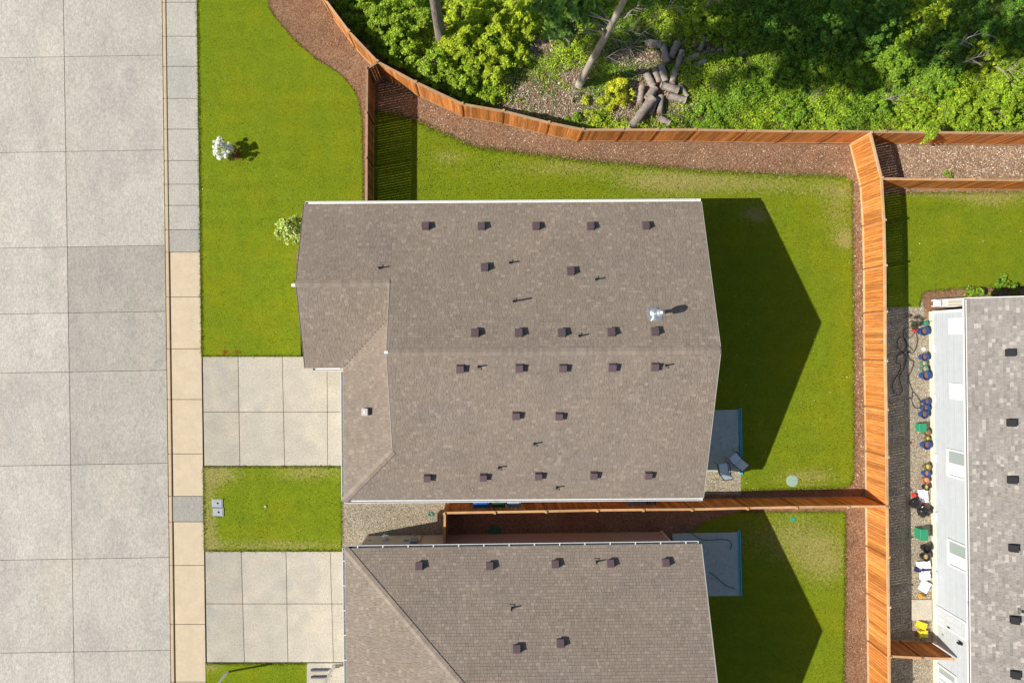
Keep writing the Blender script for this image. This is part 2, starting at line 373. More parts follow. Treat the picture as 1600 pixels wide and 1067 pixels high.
patch('neighbour_lawn', yard2, M['lawn'], .004)
patch('right_lawn', [(1385, 303), (1800, 300), (1800, 445), (1520, 449), (1470, 452), (1440, 456), (1436, 480), (1388, 480)], M['lawn'], .004)
# beds, gravel
bed = bedcurve + [(583, 330), (583, 112), (592, 98), (548, 50), (512, 2), (470, -90)]
patch('curved_bed', bed, M['mulch'], -.004)
north_base_px = None
patch('rear_bed', [(583, 105), (596, 100), (655, 135), (725, 172), (790, 188), (860, 207), (912, 220), (1340, 226), (1352, 300), (1356, 600), (1359, 790), (694, 790), (694, 760), (583, 500)], M['mulch'], -.004)
patch('side_bed', [(694, 790), (1359, 790), (1362, 1400), (1000, 1400), (1000, 860), (694, 860)], M['mulch'], -.008)
patch('rear_strip', [(1334, 222), (1800, 222), (1800, 303), (1385, 303), (1352, 302)], M['mulch_pale'], -.004)
patch('side_gravel', [(1354, 480), (1438, 480), (1445, 455), (1480, 452), (1560, 452), (1560, 500), (1700, 1400), (1362, 1400), (1356, 640)], M['gravel'], -.006)
patch('right_bark_bed', [(1440, 456), (1470, 450), (1520, 448), (1800, 444), (1800, 500), (1446, 500)], M['mulch'], -.003)
patch('west_gravel', [(533.5, 786), (533.5, 860), (694, 862), (696, 770), (533.5, 770)], M['gravel'], -.002)
patch('rear_gravel', [(1060, 730), (1158, 730), (1158, 773), (1060, 773)], M['gravel'], .012)
patch('house_bed', [(460, 388), (474, 388), (500, 388), (500, 470), (470, 470)], M['mulch'], .000)
patch('forest_floor', [(440, -420), (505, -10), (545, 50), (592, 98), (650, 131), (722, 165), (790, 180), (860, 198), (912, 211), (1030, 214), (1800, 222), (1800, -420)], M['soil'], -.01)

# driveways
def driveway(y0, y1, xs0, xs1, ym, xe):
    mb = MB(); mb.prism(W([(xs0[0], y0), (xe, y0), (xe, y1), (xs1[0], y1)]), -.2, -.03); d = mb.build('driveway', M['joint'], kind='structure')
    for i in range(len(xs0) - 1):
        for (ya, yb) in ((y0, ym), (ym, y1)):
            f = lambda k, y: xs0[k] + (xs1[k] - xs0[k]) * (y - y0) / (y1 - y0)
            g = 1.0 + random.uniform(-.05, .04) - (.10 if i == 0 else 0)
            slab('slab', [(f(i, ya), ya), (f(i + 1, ya), ya), (f(i + 1, yb), yb), (f(i, yb), yb)], .006, M['concrete_drive'], d, color=(g, g, g), gap=.011)
    return d
driveway(557, 728, (316.5, 372, 441, 511, 560), (319, 375, 445, 512, 560), 643.5, 560)
driveway(861, 1034.5, (320.5, 377, 447, 516, 575), (323, 382, 450, 521, 575), 943, 575)
mb = MB(); mb.prism(W([(468, 495), (505, 495), (505, 557), (474, 557)]), -.1, .008); mb.build('entry_path', M['concrete_drive'], kind='structure')
mb = MB(); mb.prism(W([(479.5, 1035.5), (560, 1035.5), (560, 1150), (479.5, 1150)]), -.1, .0085); mb.build('porch_path', M['concrete_drive'], kind='structure')

# ------------------------------------------------------------------ houses
def shingle_plane(mb, poly, z0, slope, up, m_course=.142, wmin=.10, wmax=.27, lo=.89, hi=1.19):
    """poly: plan polygon in house space; up: unit plan direction of rising slope; height rises slope per metre from the eave line"""
    ux, uy = up; ax, ay = uy, -ux            # along-eave axis
    base = min(p[0] * ux + p[1] * uy for p in poly)
    pv = [(p[0] * ax + p[1] * ay, p[0] * ux + p[1] * uy - base) for p in poly]
    top = max(v for _, v in pv); cf = m_course / math.sqrt(1 + slope * slope)
    n = int(top / cf) + 1
    def interval(v):
        xs = []
        for i in range(len(pv)):
            (a, b), (c, d) = pv[i], pv[(i + 1) % len(pv)]
            if (b > v) != (d > v): xs.append(a + (c - a) * (v - b) / (d - b))
        return (min(xs), max(xs)) if len(xs) >= 2 else None
    def pt(u, v, dz):
        return (u * ax + (v + base) * ux, u * ay + (v + base) * uy, z0 + slope * v + dz)
    for k in range(n):
        v0 = k * cf; v1 = min(v0 + cf * 1.02, top); vm = min(v0 + cf / 2, top - .005); iv = interval(vm)
        if not iv: continue
        u = iv[0]
        while u < iv[1] - .01:
            w = random.uniform(wmin, wmax); w = min(w, iv[1] - u)
            if iv[1] - (u + w) < .06: w = iv[1] - u
            g = random.choice((lo, lo * 1.08, 1, 1, .95, 1.05, hi)) * random.uniform(.95, 1.05)
            if random.random() < .5: g = .5 * (g + 1)
            t = (g * random.uniform(.985, 1.02), g, g * random.uniform(.97, 1.03))
            e = .013 + random.choice((0, .005)); a, b = u + .004, u + w - .004
            p0, p1, p2, p3 = pt(a, v0, e), pt(b, v0, e), pt(b, v1, .004), pt(a, v1, .004)
            mb.face((p0, p1, p2, p3) if True else 0, 0, t)
            q0, q1 = pt(a, v0, -.004), pt(b, v0, -.004); d = (t[0] * .6, t[1] * .6, t[2] * .6)
            mb.face((q0, q1, p1, p0), 0, t)
            u += w
def fix_up(me):
    bm = bmesh.new(); bm.from_mesh(me)
    for f in bm.faces:
        if f.normal.z < -.01: f.normal_flip()
    bm.to_mesh(me); bm.free()
def deck(mb, poly, z0, slope, up, thick=.13):
    ux, uy = up; base = min(p[0] * ux + p[1] * uy for p in poly)
    T = [(p[0], p[1], z0 + slope * (p[0] * ux + p[1] * uy - base) - .006) for p in poly]
    n = len(T); B = [(p[0], p[1], p[2] - thick) for p in T]
    mb.face(T); mb.face(B[::-1])
    for i in range(n): j = (i + 1) % n; mb.face((T[i], B[i], B[j], T[j]))
def caps(mb, a, b, width=.175, expo=.14, drop=.34, diag=False):
    """folded cap shingles laid over a ridge or hip from a (low end) to b"""
    a, b = Vector(a), Vector(b); d = b - a; L = d.length; d.normalize()
    side = Vector((d.y, -d.x, 0)).normalized(); n = int(L / expo)
    dz = -drop * width * (.7 if diag else 1.0)
    for k in range(n + 1):
        p = a + d * (k * expo); q = a + d * min(k * expo + expo * 1.25, L + .02)
        l0, l1 = Vector((0, 0, .045)), Vector((0, 0, .028)); g = random.uniform(1.02, 1.30); t = (g, g, g)
        for s in (1, -1):
            o = side * (s * width) + Vector((0, 0, dz))
            mb.face((p + l0, p + l0 + o, q + l1 + o, q + l1), 0, t)
            mb.face((p + l0, p, p + o, p + l0 + o), 0, (g * .8,) * 3)
def roof_box_vent():
    mb = MB()
    mb.box((0, 0, .012), (.36, .38, .016), mi=1)                        # flange
    # hood: sloped front
    x, y = .162, .168
    v = [(-x, -y, .02), (x, -y, .02), (x, y, .02), (-x, y, .02), (-x, -y * .92, .15), (x, -y * .92, .15), (x * .94, y * .90, .21), (-x * .94, y * .90, .21)]
    n = len(mb.v); mb.v += v
    for f in ((4, 5, 6, 7), (0, 1, 5, 4), (1, 2, 6, 5), (2, 3, 7, 6), (3, 0, 4, 7)): mb.f.append(tuple(n + i for i in f)); mb.mi.append(0); mb.t.append((1, 1, 1))
    mb.box((0, -.01, .185), (.35, .36, .012), mi=0, tilt=Matrix.Rotation(.13, 3, 'X'))
    return mb
VENT = roof_box_vent().mesh('roof_vent', [M['vent'], M['flash']], bevel=.006)
VENTB = roof_box_vent().mesh('roof_vent', [M['black'], M['black']], bevel=.006)
def pipe_mesh(h, r=.035):
    mb = MB(); mb.box((0, 0, .012), (.26, .30, .012), mi=1); mb.lathe([(.075, .01), (.06, .08), (r + .008, .12)], n=12, mi=1, cap=False)
    mb.lathe([(r, 0), (r, h)], n=10, cap=False); mb.lathe([(r * .8, h), (r * .8, h - .06)], n=10, mi=0)
    return mb.mesh('plumbing_vent', [M['black'], M['flash']])
PIPE = pipe_mesh(.34); PIPE2 = pipe_mesh(.62, .04)
def place_on_roof(px, py, house, planes):
    """where the line of sight through a photograph position meets the roof"""
    inv = Matrix.Rotation(-house.rotation_euler.z, 3, 'Z'); best = None
    for poly, z0, s, up in planes:
        base = min(p[0] * up[0] + p[1] * up[1] for p in poly); h = 4.8
        for _ in range(30):
            l = inv @ (P(px, py, h) - Vector((house.location.x, house.location.y, 0)))
            h = z0 + s * (l.x * up[0] + l.y * up[1] - base)
        if inpoly(np.array([l.x]), np.array([l.y]), poly)[0]:
            if best is None or h > best[0].z: best = (Vector((l.x, l.y, h)), s, up)
    return best
def roof_rot(s, up, extra=0):
    n = Vector((-s * up[0], -s * up[1], 1)).normalized(); u = Vector((up[0], up[1], s)).normalized(); a = u.cross(n)
    return Matrix((a, u, n)).transposed().to_euler()
def put_vents(house, planes, boxes, pipes, mesh=VENT):
    for (x, y) in boxes:
        r = place_on_roof(x, y, house, planes)
        if r:
            e = roof_rot(r[1], r[2]); link('roof_vent', mesh, house, r[0] + Vector((0, 0, .02)), e)
    for (x, y, k) in pipes:
        r = place_on_roof(x, y, house, planes)
        if r: link('plumbing_vent', PIPE2 if k else PIPE, house, r[0], (0, 0, 0))
def gutter(house, a, b, z, out, name='gutter', brackets=True, inner='gutter_in'):
    """open trough outside the eave from a to b (house space); out: outward unit vector"""
    a, b = Vector((*a, 0)), Vector((*b, 0)); d = (b - a); L = d.length; ang = math.atan2(d.y, d.x); c = (a + b) / 2 + Vector((*out, 0)) * .065
    mb = MB(); mb.box((0, 0, -.10), (L, .11, .012)); mb.box((0, .058, -.05), (L, .012, .11)); mb.box((0, -.058, -.052), (L, .012, .104))
    mb.box((0, .062, .006), (L, .030, .014)); mb.box((-L / 2 + .006, 0, -.05), (.012, .115, .1)); mb.box((L / 2 - .006, 0, -.05), (.012, .115, .1))
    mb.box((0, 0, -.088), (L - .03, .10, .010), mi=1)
    o = mb.build(name, [M['gutter'], M[inner]], house, (c.x, c.y, z), (0, 0, ang))
    side = Vector((-math.sin(ang), math.cos(ang), 0)).dot(Vector((*out, 0)))
    if side < 0: o.rotation_euler.z += math.pi
    if brackets:
        n = max(2, int(L / 1.2)); me = None
        for k in range(n):
            t = (k + .5) / n * L - L / 2
            if me is None:
                m2 = MB(); m2.box((0, 0, .004), (.05, .135, .02)); me = m2.mesh('gutter_hanger', M['gutter'])
            link('gutter_hanger', me, o, (t, 0, 0))
    return o
def box_part(name, c, d, m, parent, rz=0, bevel=0):
    mb = MB(); mb.box((0, 0, 0), d); return mb.build(name, m, parent, c, (0, 0, rz), bevel=bevel)
def window_part(parent, c, w, h, rz, two=True, pane='glass'):
    """window standing in a wall, outward face towards local -Y"""
    mb = MB(); f = .10
    for (x, z, dx, dz) in ((0, h / 2 + f / 2, w + 2 * f, f), (0, -h / 2 - f / 2, w + 2 * f, f), (-w / 2 - f / 2, 0, f, h), (w / 2 + f / 2, 0, f, h)): mb.box((x, -.02, z), (dx, .06, dz))
    if two: mb.box((0, -.015, 0), (.05, .05, h))
    o = mb.build('window', M['white'], parent, c, (0, 0, rz), bevel=.004)
    if two:
        box_part('pane', (-w / 4, 0, 0), (w / 2 - .05, .02, h - .005), M['glass'], o); box_part('pane', (w / 4, 0, 0), (w / 2 - .05, .02, h - .005), M['blind'], o)
    else: box_part('pane', (0, 0, 0), (w - .005, .02, h - .005), M[pane], o)
    return o
def downspout(house, x, y, ztop, m=None):
    mb = MB(); mb.tube([(0, 0, 0.02), (0, 0, ztop)], .04, 6); mb.tube([(0, 0, .06), (-.12, 0, .02)], .04, 6)
    return mb.build('downspout', m or M['white'], house, (x, y, 0))
PITCH = .34; ZE = 3.5

# --- the long brown-roofed house in the middle
H1 = thing('house', 'long single-storey house with brown shingle roof and stepped front in the middle of the plot', 'house', (.6, -.5, 0), R(.40))
def l1(u, v): return (u - .6, v + .5)
uE, uW, uWg, vN, vS = 10.38, -7.16, -9.02, 6.77, -7.71
vR = (vN + vS) / 2; sk = 2.53; vWS = -1.235; vWR = (vN + vWS) / 2
uG = uW + sk
A1 = [l1(uG, vN), l1(uE, vN), l1(uE, vR), l1(uG, vR)]
A2 = [l1(uWg, vN), l1(uG, vN), l1(uG, vWR), l1(uWg, vWR)]
Bp = [l1(uWg, vWS), l1(uW, vWS), l1(uG, vWS + sk), l1(uG, vWR), l1(uWg, vWR)]
Cp = [l1(uW, vWS), l1(uG, vWS + sk), l1(uG, vS + sk), l1(uW, vS)]
Dp = [l1(uW, vS), l1(uE, vS), l1(uE, vR), l1(uG, vR), l1(uG, vS + sk)]
Nn, Sn, Wn_, En = (0, -1), (0, 1), (1, 0), (-1, 0)
planes1 = [(A1, ZE, PITCH, Nn), (A2, ZE, PITCH, Nn), (Bp, ZE, PITCH, Sn), (Cp, ZE, PITCH, Wn_), (Dp, ZE, PITCH, Sn)]
def make_roof(house, planes, capl, m, smin=.10, smax=.27, lo=.89, hi=1.19):
    mb = MB()
    for p in planes: deck(mb, *p)
    roof = mb.build('roof', M['deck'], house)
    mb = MB()
    for p in planes: shingle_plane(mb, *p, wmin=smin, wmax=smax, lo=lo, hi=hi)
    me = mb.mesh('shingles', m, tint=True); fix_up(me); link('shingles', me, roof, kind='stuff')
    mb = MB()
    for a, b, dg in capl: caps(mb, a, b, diag=dg)
    me = mb.mesh('ridge_caps', m, tint=True); fix_up(me); link('ridge_caps', me, roof, kind='stuff')
    return roof
zR = ZE + PITCH * (vN - vR); zW = ZE + PITCH * (vN - vWR); zG = ZE + PITCH * sk
make_roof(H1, planes1, [((*l1(uG, vR), zR), (*l1(uE, vR), zR), False), ((*l1(uWg, vWR), zW), (*l1(uG, vWR), zW), False),
                        ((*l1(uW, vS), ZE), (*l1(uG, vS + sk), zG), True)], M['shingle'])
# walls under the eaves, gable ends
def walls(house, foot, z1, m):
    mb = MB(); n = len(foot)
    mb.prism(foot, 0, z1); return mb.build('wall', m, house)
ov = .45
walls(H1, [l1(uWg + ov, vN - ov), l1(uE - ov, vN - ov), l1(uE - ov, vS + ov), l1(uW + ov, vS + ov), l1(uW + ov, vWS + ov + .05), l1(uWg + ov, vWS + ov + .05)], 3.33, M['siding_beige'])
def gable(house, x, y0, y1, z0, slope, m, th=.12, sgn=1):
    ym = (y0 + y1) / 2; mb = MB(); T = [(y0, z0), (y1, z0), (ym, z0 + slope * abs(y1 - y0) / 2)]
    a = [(x - th / 2, y, z) for y, z in T]; b = [(x + th / 2, y, z) for y, z in T]
    mb.face(a[::-1]); mb.face(b)
    for i in range(3): j = (i + 1) % 3; mb.face((a[i], a[j], b[j], b[i]))
    return mb.build('gable_wall', m, house)
gable(H1, uE - ov - .6 - .07, l1(0, vS + ov)[1], l1(0, vN - ov)[1], 3.332, PITCH, M['siding_beige'])
gable(H1, uWg + ov - .6 + .07, l1(0, vWS + ov)[1], l1(0, vN - ov)[1], 3.332, PITCH, M['siding_beige'])
# upper gable standing over the skirt roof
mb = MB(); xg = l1(uG + .20, 0)[0]
ylo, yhi = l1(0, vS + sk + .25)[1], l1(0, vWR)[1]; zl = ZE - .15 + PITCH * (sk + .25); zh = zW - .15; yr, zr = l1(0, vR)[1], zR - .16
pg = [(ylo, zl - .1), (yhi, zh - .3), (yhi, zh), (yr, zr), (ylo, zl)]
a = [(xg, y, z) for y, z in pg]; b = [(xg + .1, y, z) for y, z in pg]; mb.face(a[::-1]); mb.face(b)
for i in range(5): j = (i + 1) % 5; mb.face((a[i], a[j], b[j], b[i]))
mb.build('gable_wall', M['siding_beige'], H1)
def rake(house, p, q, m=None, w=.05):
    p, q = Vector(p), Vector(q); mb = MB(); d = Vector((0, 0, .17)); s = Vector((w, 0, 0))
    for k in (0, 1): pass
    A = [p - s / 2, q - s / 2, q + s / 2, p + s / 2]; T = [x + Vector((0, 0, .012)) for x in A]; Bt = [x - d for x in A]
    mb.face(T); mb.face(Bt[::-1])
    for i in range(4): j = (i + 1) % 4; mb.face((T[i], Bt[i], Bt[j], T[j]))
    return mb.build('rake_board', m or M['rake'], house)
for (p, q) in (((uE + .028, vN, ZE), (uE + .028, vR, zR)), ((uE + .028, vR, zR), (uE + .028, vS, ZE)), ((uWg - .028, vN, ZE), (uWg - .028, vWR, zW)),
               ((uWg - .028, vWR, zW), (uWg - .028, vWS, ZE)), ((uG - .028, vR, zR), (uG - .028, vS + sk + .05, zG + .02)), ((uG - .028, vR, zR), (uG - .028, vWR + .03, zW + .01))):
    rake(H1, (*l1(*p[:2]), p[2]), (*l1(*q[:2]), q[2]), M['rake'] if p[0] == uG - .028 else (M['deck'] if p[0] < 0 else None), w=.03)
gutter(H1, l1(uWg + .05, vN), l1(uE, vN), ZE - .02, (0, 1), inner='gutter', brackets=False); gutter(H1, l1(uW, vS), l1(uE, vS), ZE - .02, (0, -1), inner='gutter', brackets=False)
gutter(H1, l1(uW, vS), l1(uW, vWS - .2), ZE - .02, (-1, 0), inner='gutter', brackets=False); gutter(H1, l1(uWg + .35, vWS), l1(uW - .15, vWS), ZE - .02, (0, -1), inner='gutter', brackets=False)
downspout(H1, *l1(uWg + .38, vN - ov + .06), 3.3); downspout(H1, *l1(uW + ov + .2, vS + ov - .06), 3.3); downspout(H1, *l1(uE - ov - .2, vN - ov + .06), 3.3)
box_part('gable_light', (*l1(uWg - .17, vWR - .05), 4.62), (.22, .16, .14), M['white'], H1, bevel=.02)
box_part('ridge_tab', (*l1(uG - .02, vR + .02), zR + .03), (.17, .12, .02), M['paper'], H1)
# garage door and windows (below the eaves)
gd = box_part('garage_door', (*l1(uW + ov - .03, -4.6), 1.1), (.05, 4.9, 2.2), M['white'], H1)
for k in range(4): box_part('door_panel', (-.035, 0, -.82 + k * .55), (.02, 4.8, .50), M['white'], gd, bevel=.005)
window_part(H1, (*l1(uWg + ov, 4.6), 1.6), 1.5, 1.2, -math.pi / 2)
fd = box_part('front_door', (*l1(uWg + ov - .02, .6), 1.05), (.06, .95, 2.1), plain('dark_door_paint', (.08, .05, .04)), H1); box_part('handle', (-.06, .36, 0), (.06, .04, .14), M['steel'], fd)
window_part(H1, (*l1(uE - ov, 3.6), 1.6), 1.5, 1.2, math.pi / 2); window_part(H1, (*l1(-1, vN - ov), 1.6), 1.4, 1.1, math.pi); window_part(H1, (*l1(5, vN - ov), 1.6), 1.4, 1.1, math.pi)
window_part(H1, (*l1(uE - ov, -5.3), 1.15), 1.8, 2.0, math.pi / 2); window_part(H1, (*l1(1.5, vS + ov), 1.7), 1.2, .9, 0)
put_vents(H1, planes1, [(665, 355), (752, 355), (837, 355), (922, 355), (1008, 354), (757, 419), (891, 425), (742, 521), (810, 521), (877, 521), (954, 520), (1022, 519),
    (719, 575), (811, 574), (879, 574), (956, 573), (1022, 572), (806, 648), (873, 649), (668, 745), (755, 744), (841, 742), (927, 741), (1012, 741)],
    [(593, 419, 0), (796, 411, 0), (930, 437, 0), (802, 471, 1), (904, 525, 0), (747, 573, 0), (1039, 571, 0), (834, 693, 0), (779, 730, 0), (869, 761, 0)])
r = place_on_roof(573, 643, H1, planes1)
mb = roof_box_vent(); mb.lathe([(.10, .14), (.09, .19), (.05, .22), (.01, .225)], (0, 0, 0), 14, 2, True)
mb.build('exhaust_vent', [plain('worn_vent_metal', (.22, .19, .18), .4), M['flash'], M['steel']], H1, r[0] + Vector((0, 0, .02)), roof_rot(r[1], r[2]), bevel=0)
# metal flue with storm collar and cap
r = place_on_roof(1024, 490, H1, planes1)
mb = MB(); mb.lathe([(.27, .0), (.13, .10), (.10, .13)], n=18, cap=False); mb.lathe([(.085, 0), (.085, .62)], n=16); mb.lathe([(.12, .62), (.17, .70), (.17, .95), (.12, 1.0), (.02, 1.03)], n=18)
fl = mb.build('flue', M['steel'], H1, r[0], smooth=False)
mb = MB(); mb.box((0, 0, 1.035), (.13, .13, .02)); mb.build('flue_cap', M['white'], fl)
mb = MB(); mb.box((0, 0, .03), (.62, .62, .012)); mb.build('flashing', M['steel'], fl, (-.02, -.04, 0), roof_rot(r[1], r[2]))

# --- the hipped house below it
H2 = thing('house', 'brown shingled hipped-roof house cut off by the lower edge', 'house', (1.7, -17.27, 0), R(.75))
def l2(u, v): return (u - 1.7, v + 17.27)
u0, u1, v0_, v1_ = -6.98, 10.42, -10.0, -24.54; vr2 = (v0_ + v1_) / 2; hf = (v0_ - v1_) / 2
z2 = ZE + PITCH * hf
N2 = [l2(u0, v0_), l2(u1, v0_), l2(u1, vr2), l2(u0 + hf, vr2)]
W2 = [l2(u0, v0_), l2(u0 + hf, vr2), l2(u0, v1_)]
S2 = [l2(u0, v1_), l2(u1, v1_), l2(u1, vr2), l2(u0 + hf, vr2)]
planes2 = [(N2, ZE, PITCH, Nn), (W2, ZE, PITCH, Wn_), (S2, ZE, PITCH, Sn)]
make_roof(H2, planes2, [((*l2(u0 + hf, vr2), z2), (*l2(u1, vr2), z2), False), ((*l2(u0, v0_), ZE), (*l2(u0 + hf, vr2), z2), True), ((*l2(u0, v1_), ZE), (*l2(u0 + hf, vr2), z2), True)], M['shingle'])
walls(H2, [l2(u0 + ov, v0_ - ov), l2(u1 - 1.0, v0_ - ov), l2(u1 - 1.0, v1_ + ov), l2(u0 + ov, v1_ + ov)], 3.33, M['siding_beige'])
gable(H2, u1 - 1.0 - 1.7 - .07, l2(0, v1_ + ov)[1], l2(0, v0_ - ov)[1], 3.332, PITCH, M['siding_beige'])
for k in range(14):
    box_part('siding_board', (*l2((u0 + u1) / 2 - .28, v0_ - ov + .012 + .004), .33 + k * .205), (u1 - u0 - 1.45, .02, .198), M['siding_beige'], H2)
box_part('corner_trim', (*l2(u1 - 1.0, v0_ - ov + .03), 1.66), (.12, .07, 3.3), M['white'], H2); box_part('corner_trim', (*l2(u0 + ov, v0_ - ov + .03), 1.66), (.10, .07, 3.3), M['white'], H2)
gutter(H2, l2(u0, v0_), l2(u1 - .1, v0_), ZE - .02, (0, 1)); gutter(H2, l2(u0, v0_), l2(u0, v1_), ZE - .02, (-1, 0), inner='gutter'); gutter(H2, l2(u0, v1_), l2(u1, v1_), ZE - .02, (0, -1), brackets=False)
rake(H2, (*l2(u1 + .028, v0_), ZE), (*l2(u1 + .028, vr2), z2)); rake(H2, (*l2(u1 + .028, vr2), z2), (*l2(u1 + .028, v1_), ZE))
gd = box_part('garage_door', (*l2(u0 + ov - .03, -14.3), 1.1), (.05, 4.9, 2.2), M['white'], H2)
for k in range(4): box_part('door_panel', (-.035, 0, -.82 + k * .55), (.02, 4.8, .50), M['white'], gd, bevel=.005)
window_part(H2, (*l2(u1 - 1.0, -14), 1.3), 1.8, 1.9, math.pi / 2)
put_vents(H2, planes2, [(655, 884), (765, 884), (867, 881), (953, 880), (1039, 879), (807, 1013), (875, 1004)], [(931, 877, 0), (799, 949, 0)])
# wall-mounted services on the north wall
def on_wall2(px, h): return l2((px - NX) * (HC - h) / F, v0_ - ov)[0]
yw = l2(0, v0_ - ov)[1]
gm = MB(); gm.tube([(0, .12, 0), (0, .12, .75), (.14, .12, .78), (.2, .12, .70), (.34, .10, .70)], .022, 7); gm.box((.17, .14, .86), (.30, .22, .26)); gm.lathe([(.12, .98), (.12, 1.03), (.05, 1.06)], (.17, .14, 0), 12)
gm.build('gas_meter', M['gutter'], H2, (on_wall2(600, .8), yw, 0), bevel=0)
box_part('meter_box', (on_wall2(650, 1.3), yw + .09, 1.35), (.38, .16, .55), plain('meter_casing', (.22, .27, .34)), H2, bevel=.02)
box_part('junction_box', (on_wall2(637, 1.1), yw + .07, 1.0), (.22, .10, .30), M['utility'], H2, bevel=.02)
mb = MB(); mb.tube([(0, 0, 0), (0, 0, 1.25)], .025, 8); mb.build('conduit', plain('copper_conduit', (.42, .22, .12)), H2, (on_wall2(661, .7), yw + .06, 0))
mb = MB(); mb.tube([(0, 0, 0), (0, 0, 1.05)], .02, 8); mb.build('conduit', M['utility'], H2, (on_wall2(650, .5), yw + .06, 0))
mb = MB(); mb.box((0, 0, 0), (.12, .08, .12)); mb.build('outlet_cover', M['utility'], H2, (on_wall2(580, 1.0), yw + .05, .9))
# porch: post and beam in front, then the shadow bars
px0 = l2(*P2(521, 1037)); 
mb = MB(); mb.box((0, 0, 1.35), (.14, .14, 2.7)); mb.box((0, 0, .10), (.20, .20, .2)); mb.build('porch_post', M['white'], H2, (px0[0], px0[1], 0), bevel=.01)
mb = MB(); mb.box((.8, 0, 2.62), (1.6, .14, .2)); mb.build('porch_beam', M['white'], H2, (px0[0] + .08, px0[1], 0))
for k in (0, 1):
    q = l2(*P2(487, 1041 + 11 * k)); mb = MB(); mb.box((.45, 0, .06), (.95, .09, .12)); mb.build('shadow_bar', plain('shadow_bar_tone', (.10, .11, .13)), H2, (q[0], q[1], 0.01))  # dark bars stand in for shadow stripes across the path

# --- grey-sided house on the right
GX = 23.97; H3 = thing('house', 'grey lap-sided house with speckled grey shingle roof at the right edge', 'house', (GX, 1.62, 0), R(.72))
planes3 = [([(-.40, .52), (-.40, -26), (6.2, -26), (6.2, .52)], 3.2, .36, Wn_), ([(13.0, .52), (13.0, -26), (6.2, -26), (6.2, .52)], 3.2, .35, En)]
make_roof(H3, planes3, [((6.2, .5, 3.2 + .36 * 6.6), (6.2, -26, 3.2 + .36 * 6.6), False)], M['shingle_grey'], .13, .30, .80, 1.42)
mb = MB(); mb.prism([(.03, 0), (12.6, 0), (12.6, -25.5), (.03, -25.5)], .0, 3.08); mb.build('wall', M['siding_grey'], H3)
mb = MB(); T = [(0.1, 3.08), (12.55, 3.08), (6.2, 3.08 + .355 * 6.1)]
a = [(x, -.02, z) for x, z in T]; b = [(x, -.14, z) for x, z in T]; mb.face(a); mb.face(b[::-1])
for i in range(3): j = (i + 1) % 3; mb.face((a[i], a[j], b[j], b[i]))
mb.build('gable_wall', M['siding_grey'], H3)
mb = MB(); mb.box((0, -12.75, .13), (.10, 25.5, .26)); mb.build('foundation', M['foundation'], H3)
tl = Matrix.Rotation(-.05, 3, 'Y')
SB = MB(); SB.box((0, 0, 0), (.018, 25.3, .165), tilt=tl); SBM = SB.mesh('siding_board', M['siding_grey'])
for k in range(18): link('siding_board', SBM, H3, (.012, -12.75, .345 + k * .152))
box_part('corner_trim', (-.0, -.04, 1.65), (.11, .13, 2.8), M['white'], H3)
gutter(H3, (-.40, .45), (-.40, -26), 3.18, (-1, 0), brackets=False)
rake(H3, (0, 0, 0), (0, 0, .01)) if False else None
mb = MB()
p, q = Vector((-.46, .55, 3.19)), Vector((6.2, .55, 3.19 + .36 * 6.62)); A = [p, q, q + Vector((0, -.04, 0)), p + Vector((0, -.04, 0))]; T = [x + Vector((0, 0, .012)) for x in A]; B_ = [x - Vector((0, 0, .18)) for x in A]
mb.face(T); mb.face(B_[::-1])
for i in range(4): j = (i + 1) % 4; mb.face((T[i], B_[i], B_[j], T[j]))
mb.build('rake_board', M['white'], H3)
def wall3(px, py):          # photograph position -> (y along wall in house space, height)
    # iterate height so that the point lies on the wall plane
    h = 1.0
    for _ in range(30):
        w = P(px, py, h); base = GX + math.tan(R(.72)) * -(w.y - 1.62) * -1 * -1
        base = GX - (w.y - 1.62) * math.tan(R(.72)); rel = (px - NX) / F; h = HC - base / rel
    w = P(px, py, h); return ((w.y - 1.62), h)
def win3(xl, xt, yt0, yt1, two, hgt=None, pane='blind'):
    """xl: sill position; the head runs under the eave"""
    ya, ha = wall3(xl, yt0); yb, hb = wall3(xl, yt1); h = hgt or 1.1
    w = abs(ya - yb); yc = (ya + yb) / 2; f = .10
    return window_part(H3, (-.02, yc, max(ha, .3) + h / 2 + f), w - 2 * f, h, -math.pi / 2, two, pane)
win3(1483.5, 0, 497, 522, False, .75); win3(1485.5, 0, 598, 623, False, .75); win3(1480.5, 0, 700, 743, True, 1.25); win3(1481.5, 0, 840, 882, True, 1.25)
win3(1461, 0, 1032, 1056, True, 1.2)
ya, _ = wall3(1457, 941); yb, _ = wall3(1457, 967); yc = (ya + yb) / 2; dw = abs(ya - yb)
mb = MB()
for (y, z, dy, dz) in ((-dw / 2 + .03, 1.0, .09, 2.15), (dw / 2 - .03, 1.0, .09, 2.15), (0, 2.12, dw + .03, .10)): mb.box((0, y, z), (.08, dy, dz))
mb.box((-.01, 0, -.02), (.12, dw, .06)); fr3 = mb.build('door_frame', M['white'], H3, (-.02, yc, .28))
dd = box_part('door', (-.01, 0, 1.02), (.045, dw - .12, 2.04), plain('pale_door_paint', (.52, .55, .57)), fr3)
mb = MB()
for z in (-.62, 0, .55):
    for y in (-.18, .18): mb.box((-.02, y, z), (.02, .26, .42))
mb.build('door_panel', plain('pale_panel_paint', (.56, .59, .61)), dd); box_part('door_handle', (-.05, -.30, -.05), (.08, .05, .16), M['black'], dd)
for py in (544, 622, 714, 804, 896): y, h = wall3(1459, py); box_part('crawl_vent', (-.045, y, .36), (.05, .42, .16), M['white'], H3, bevel=.008)
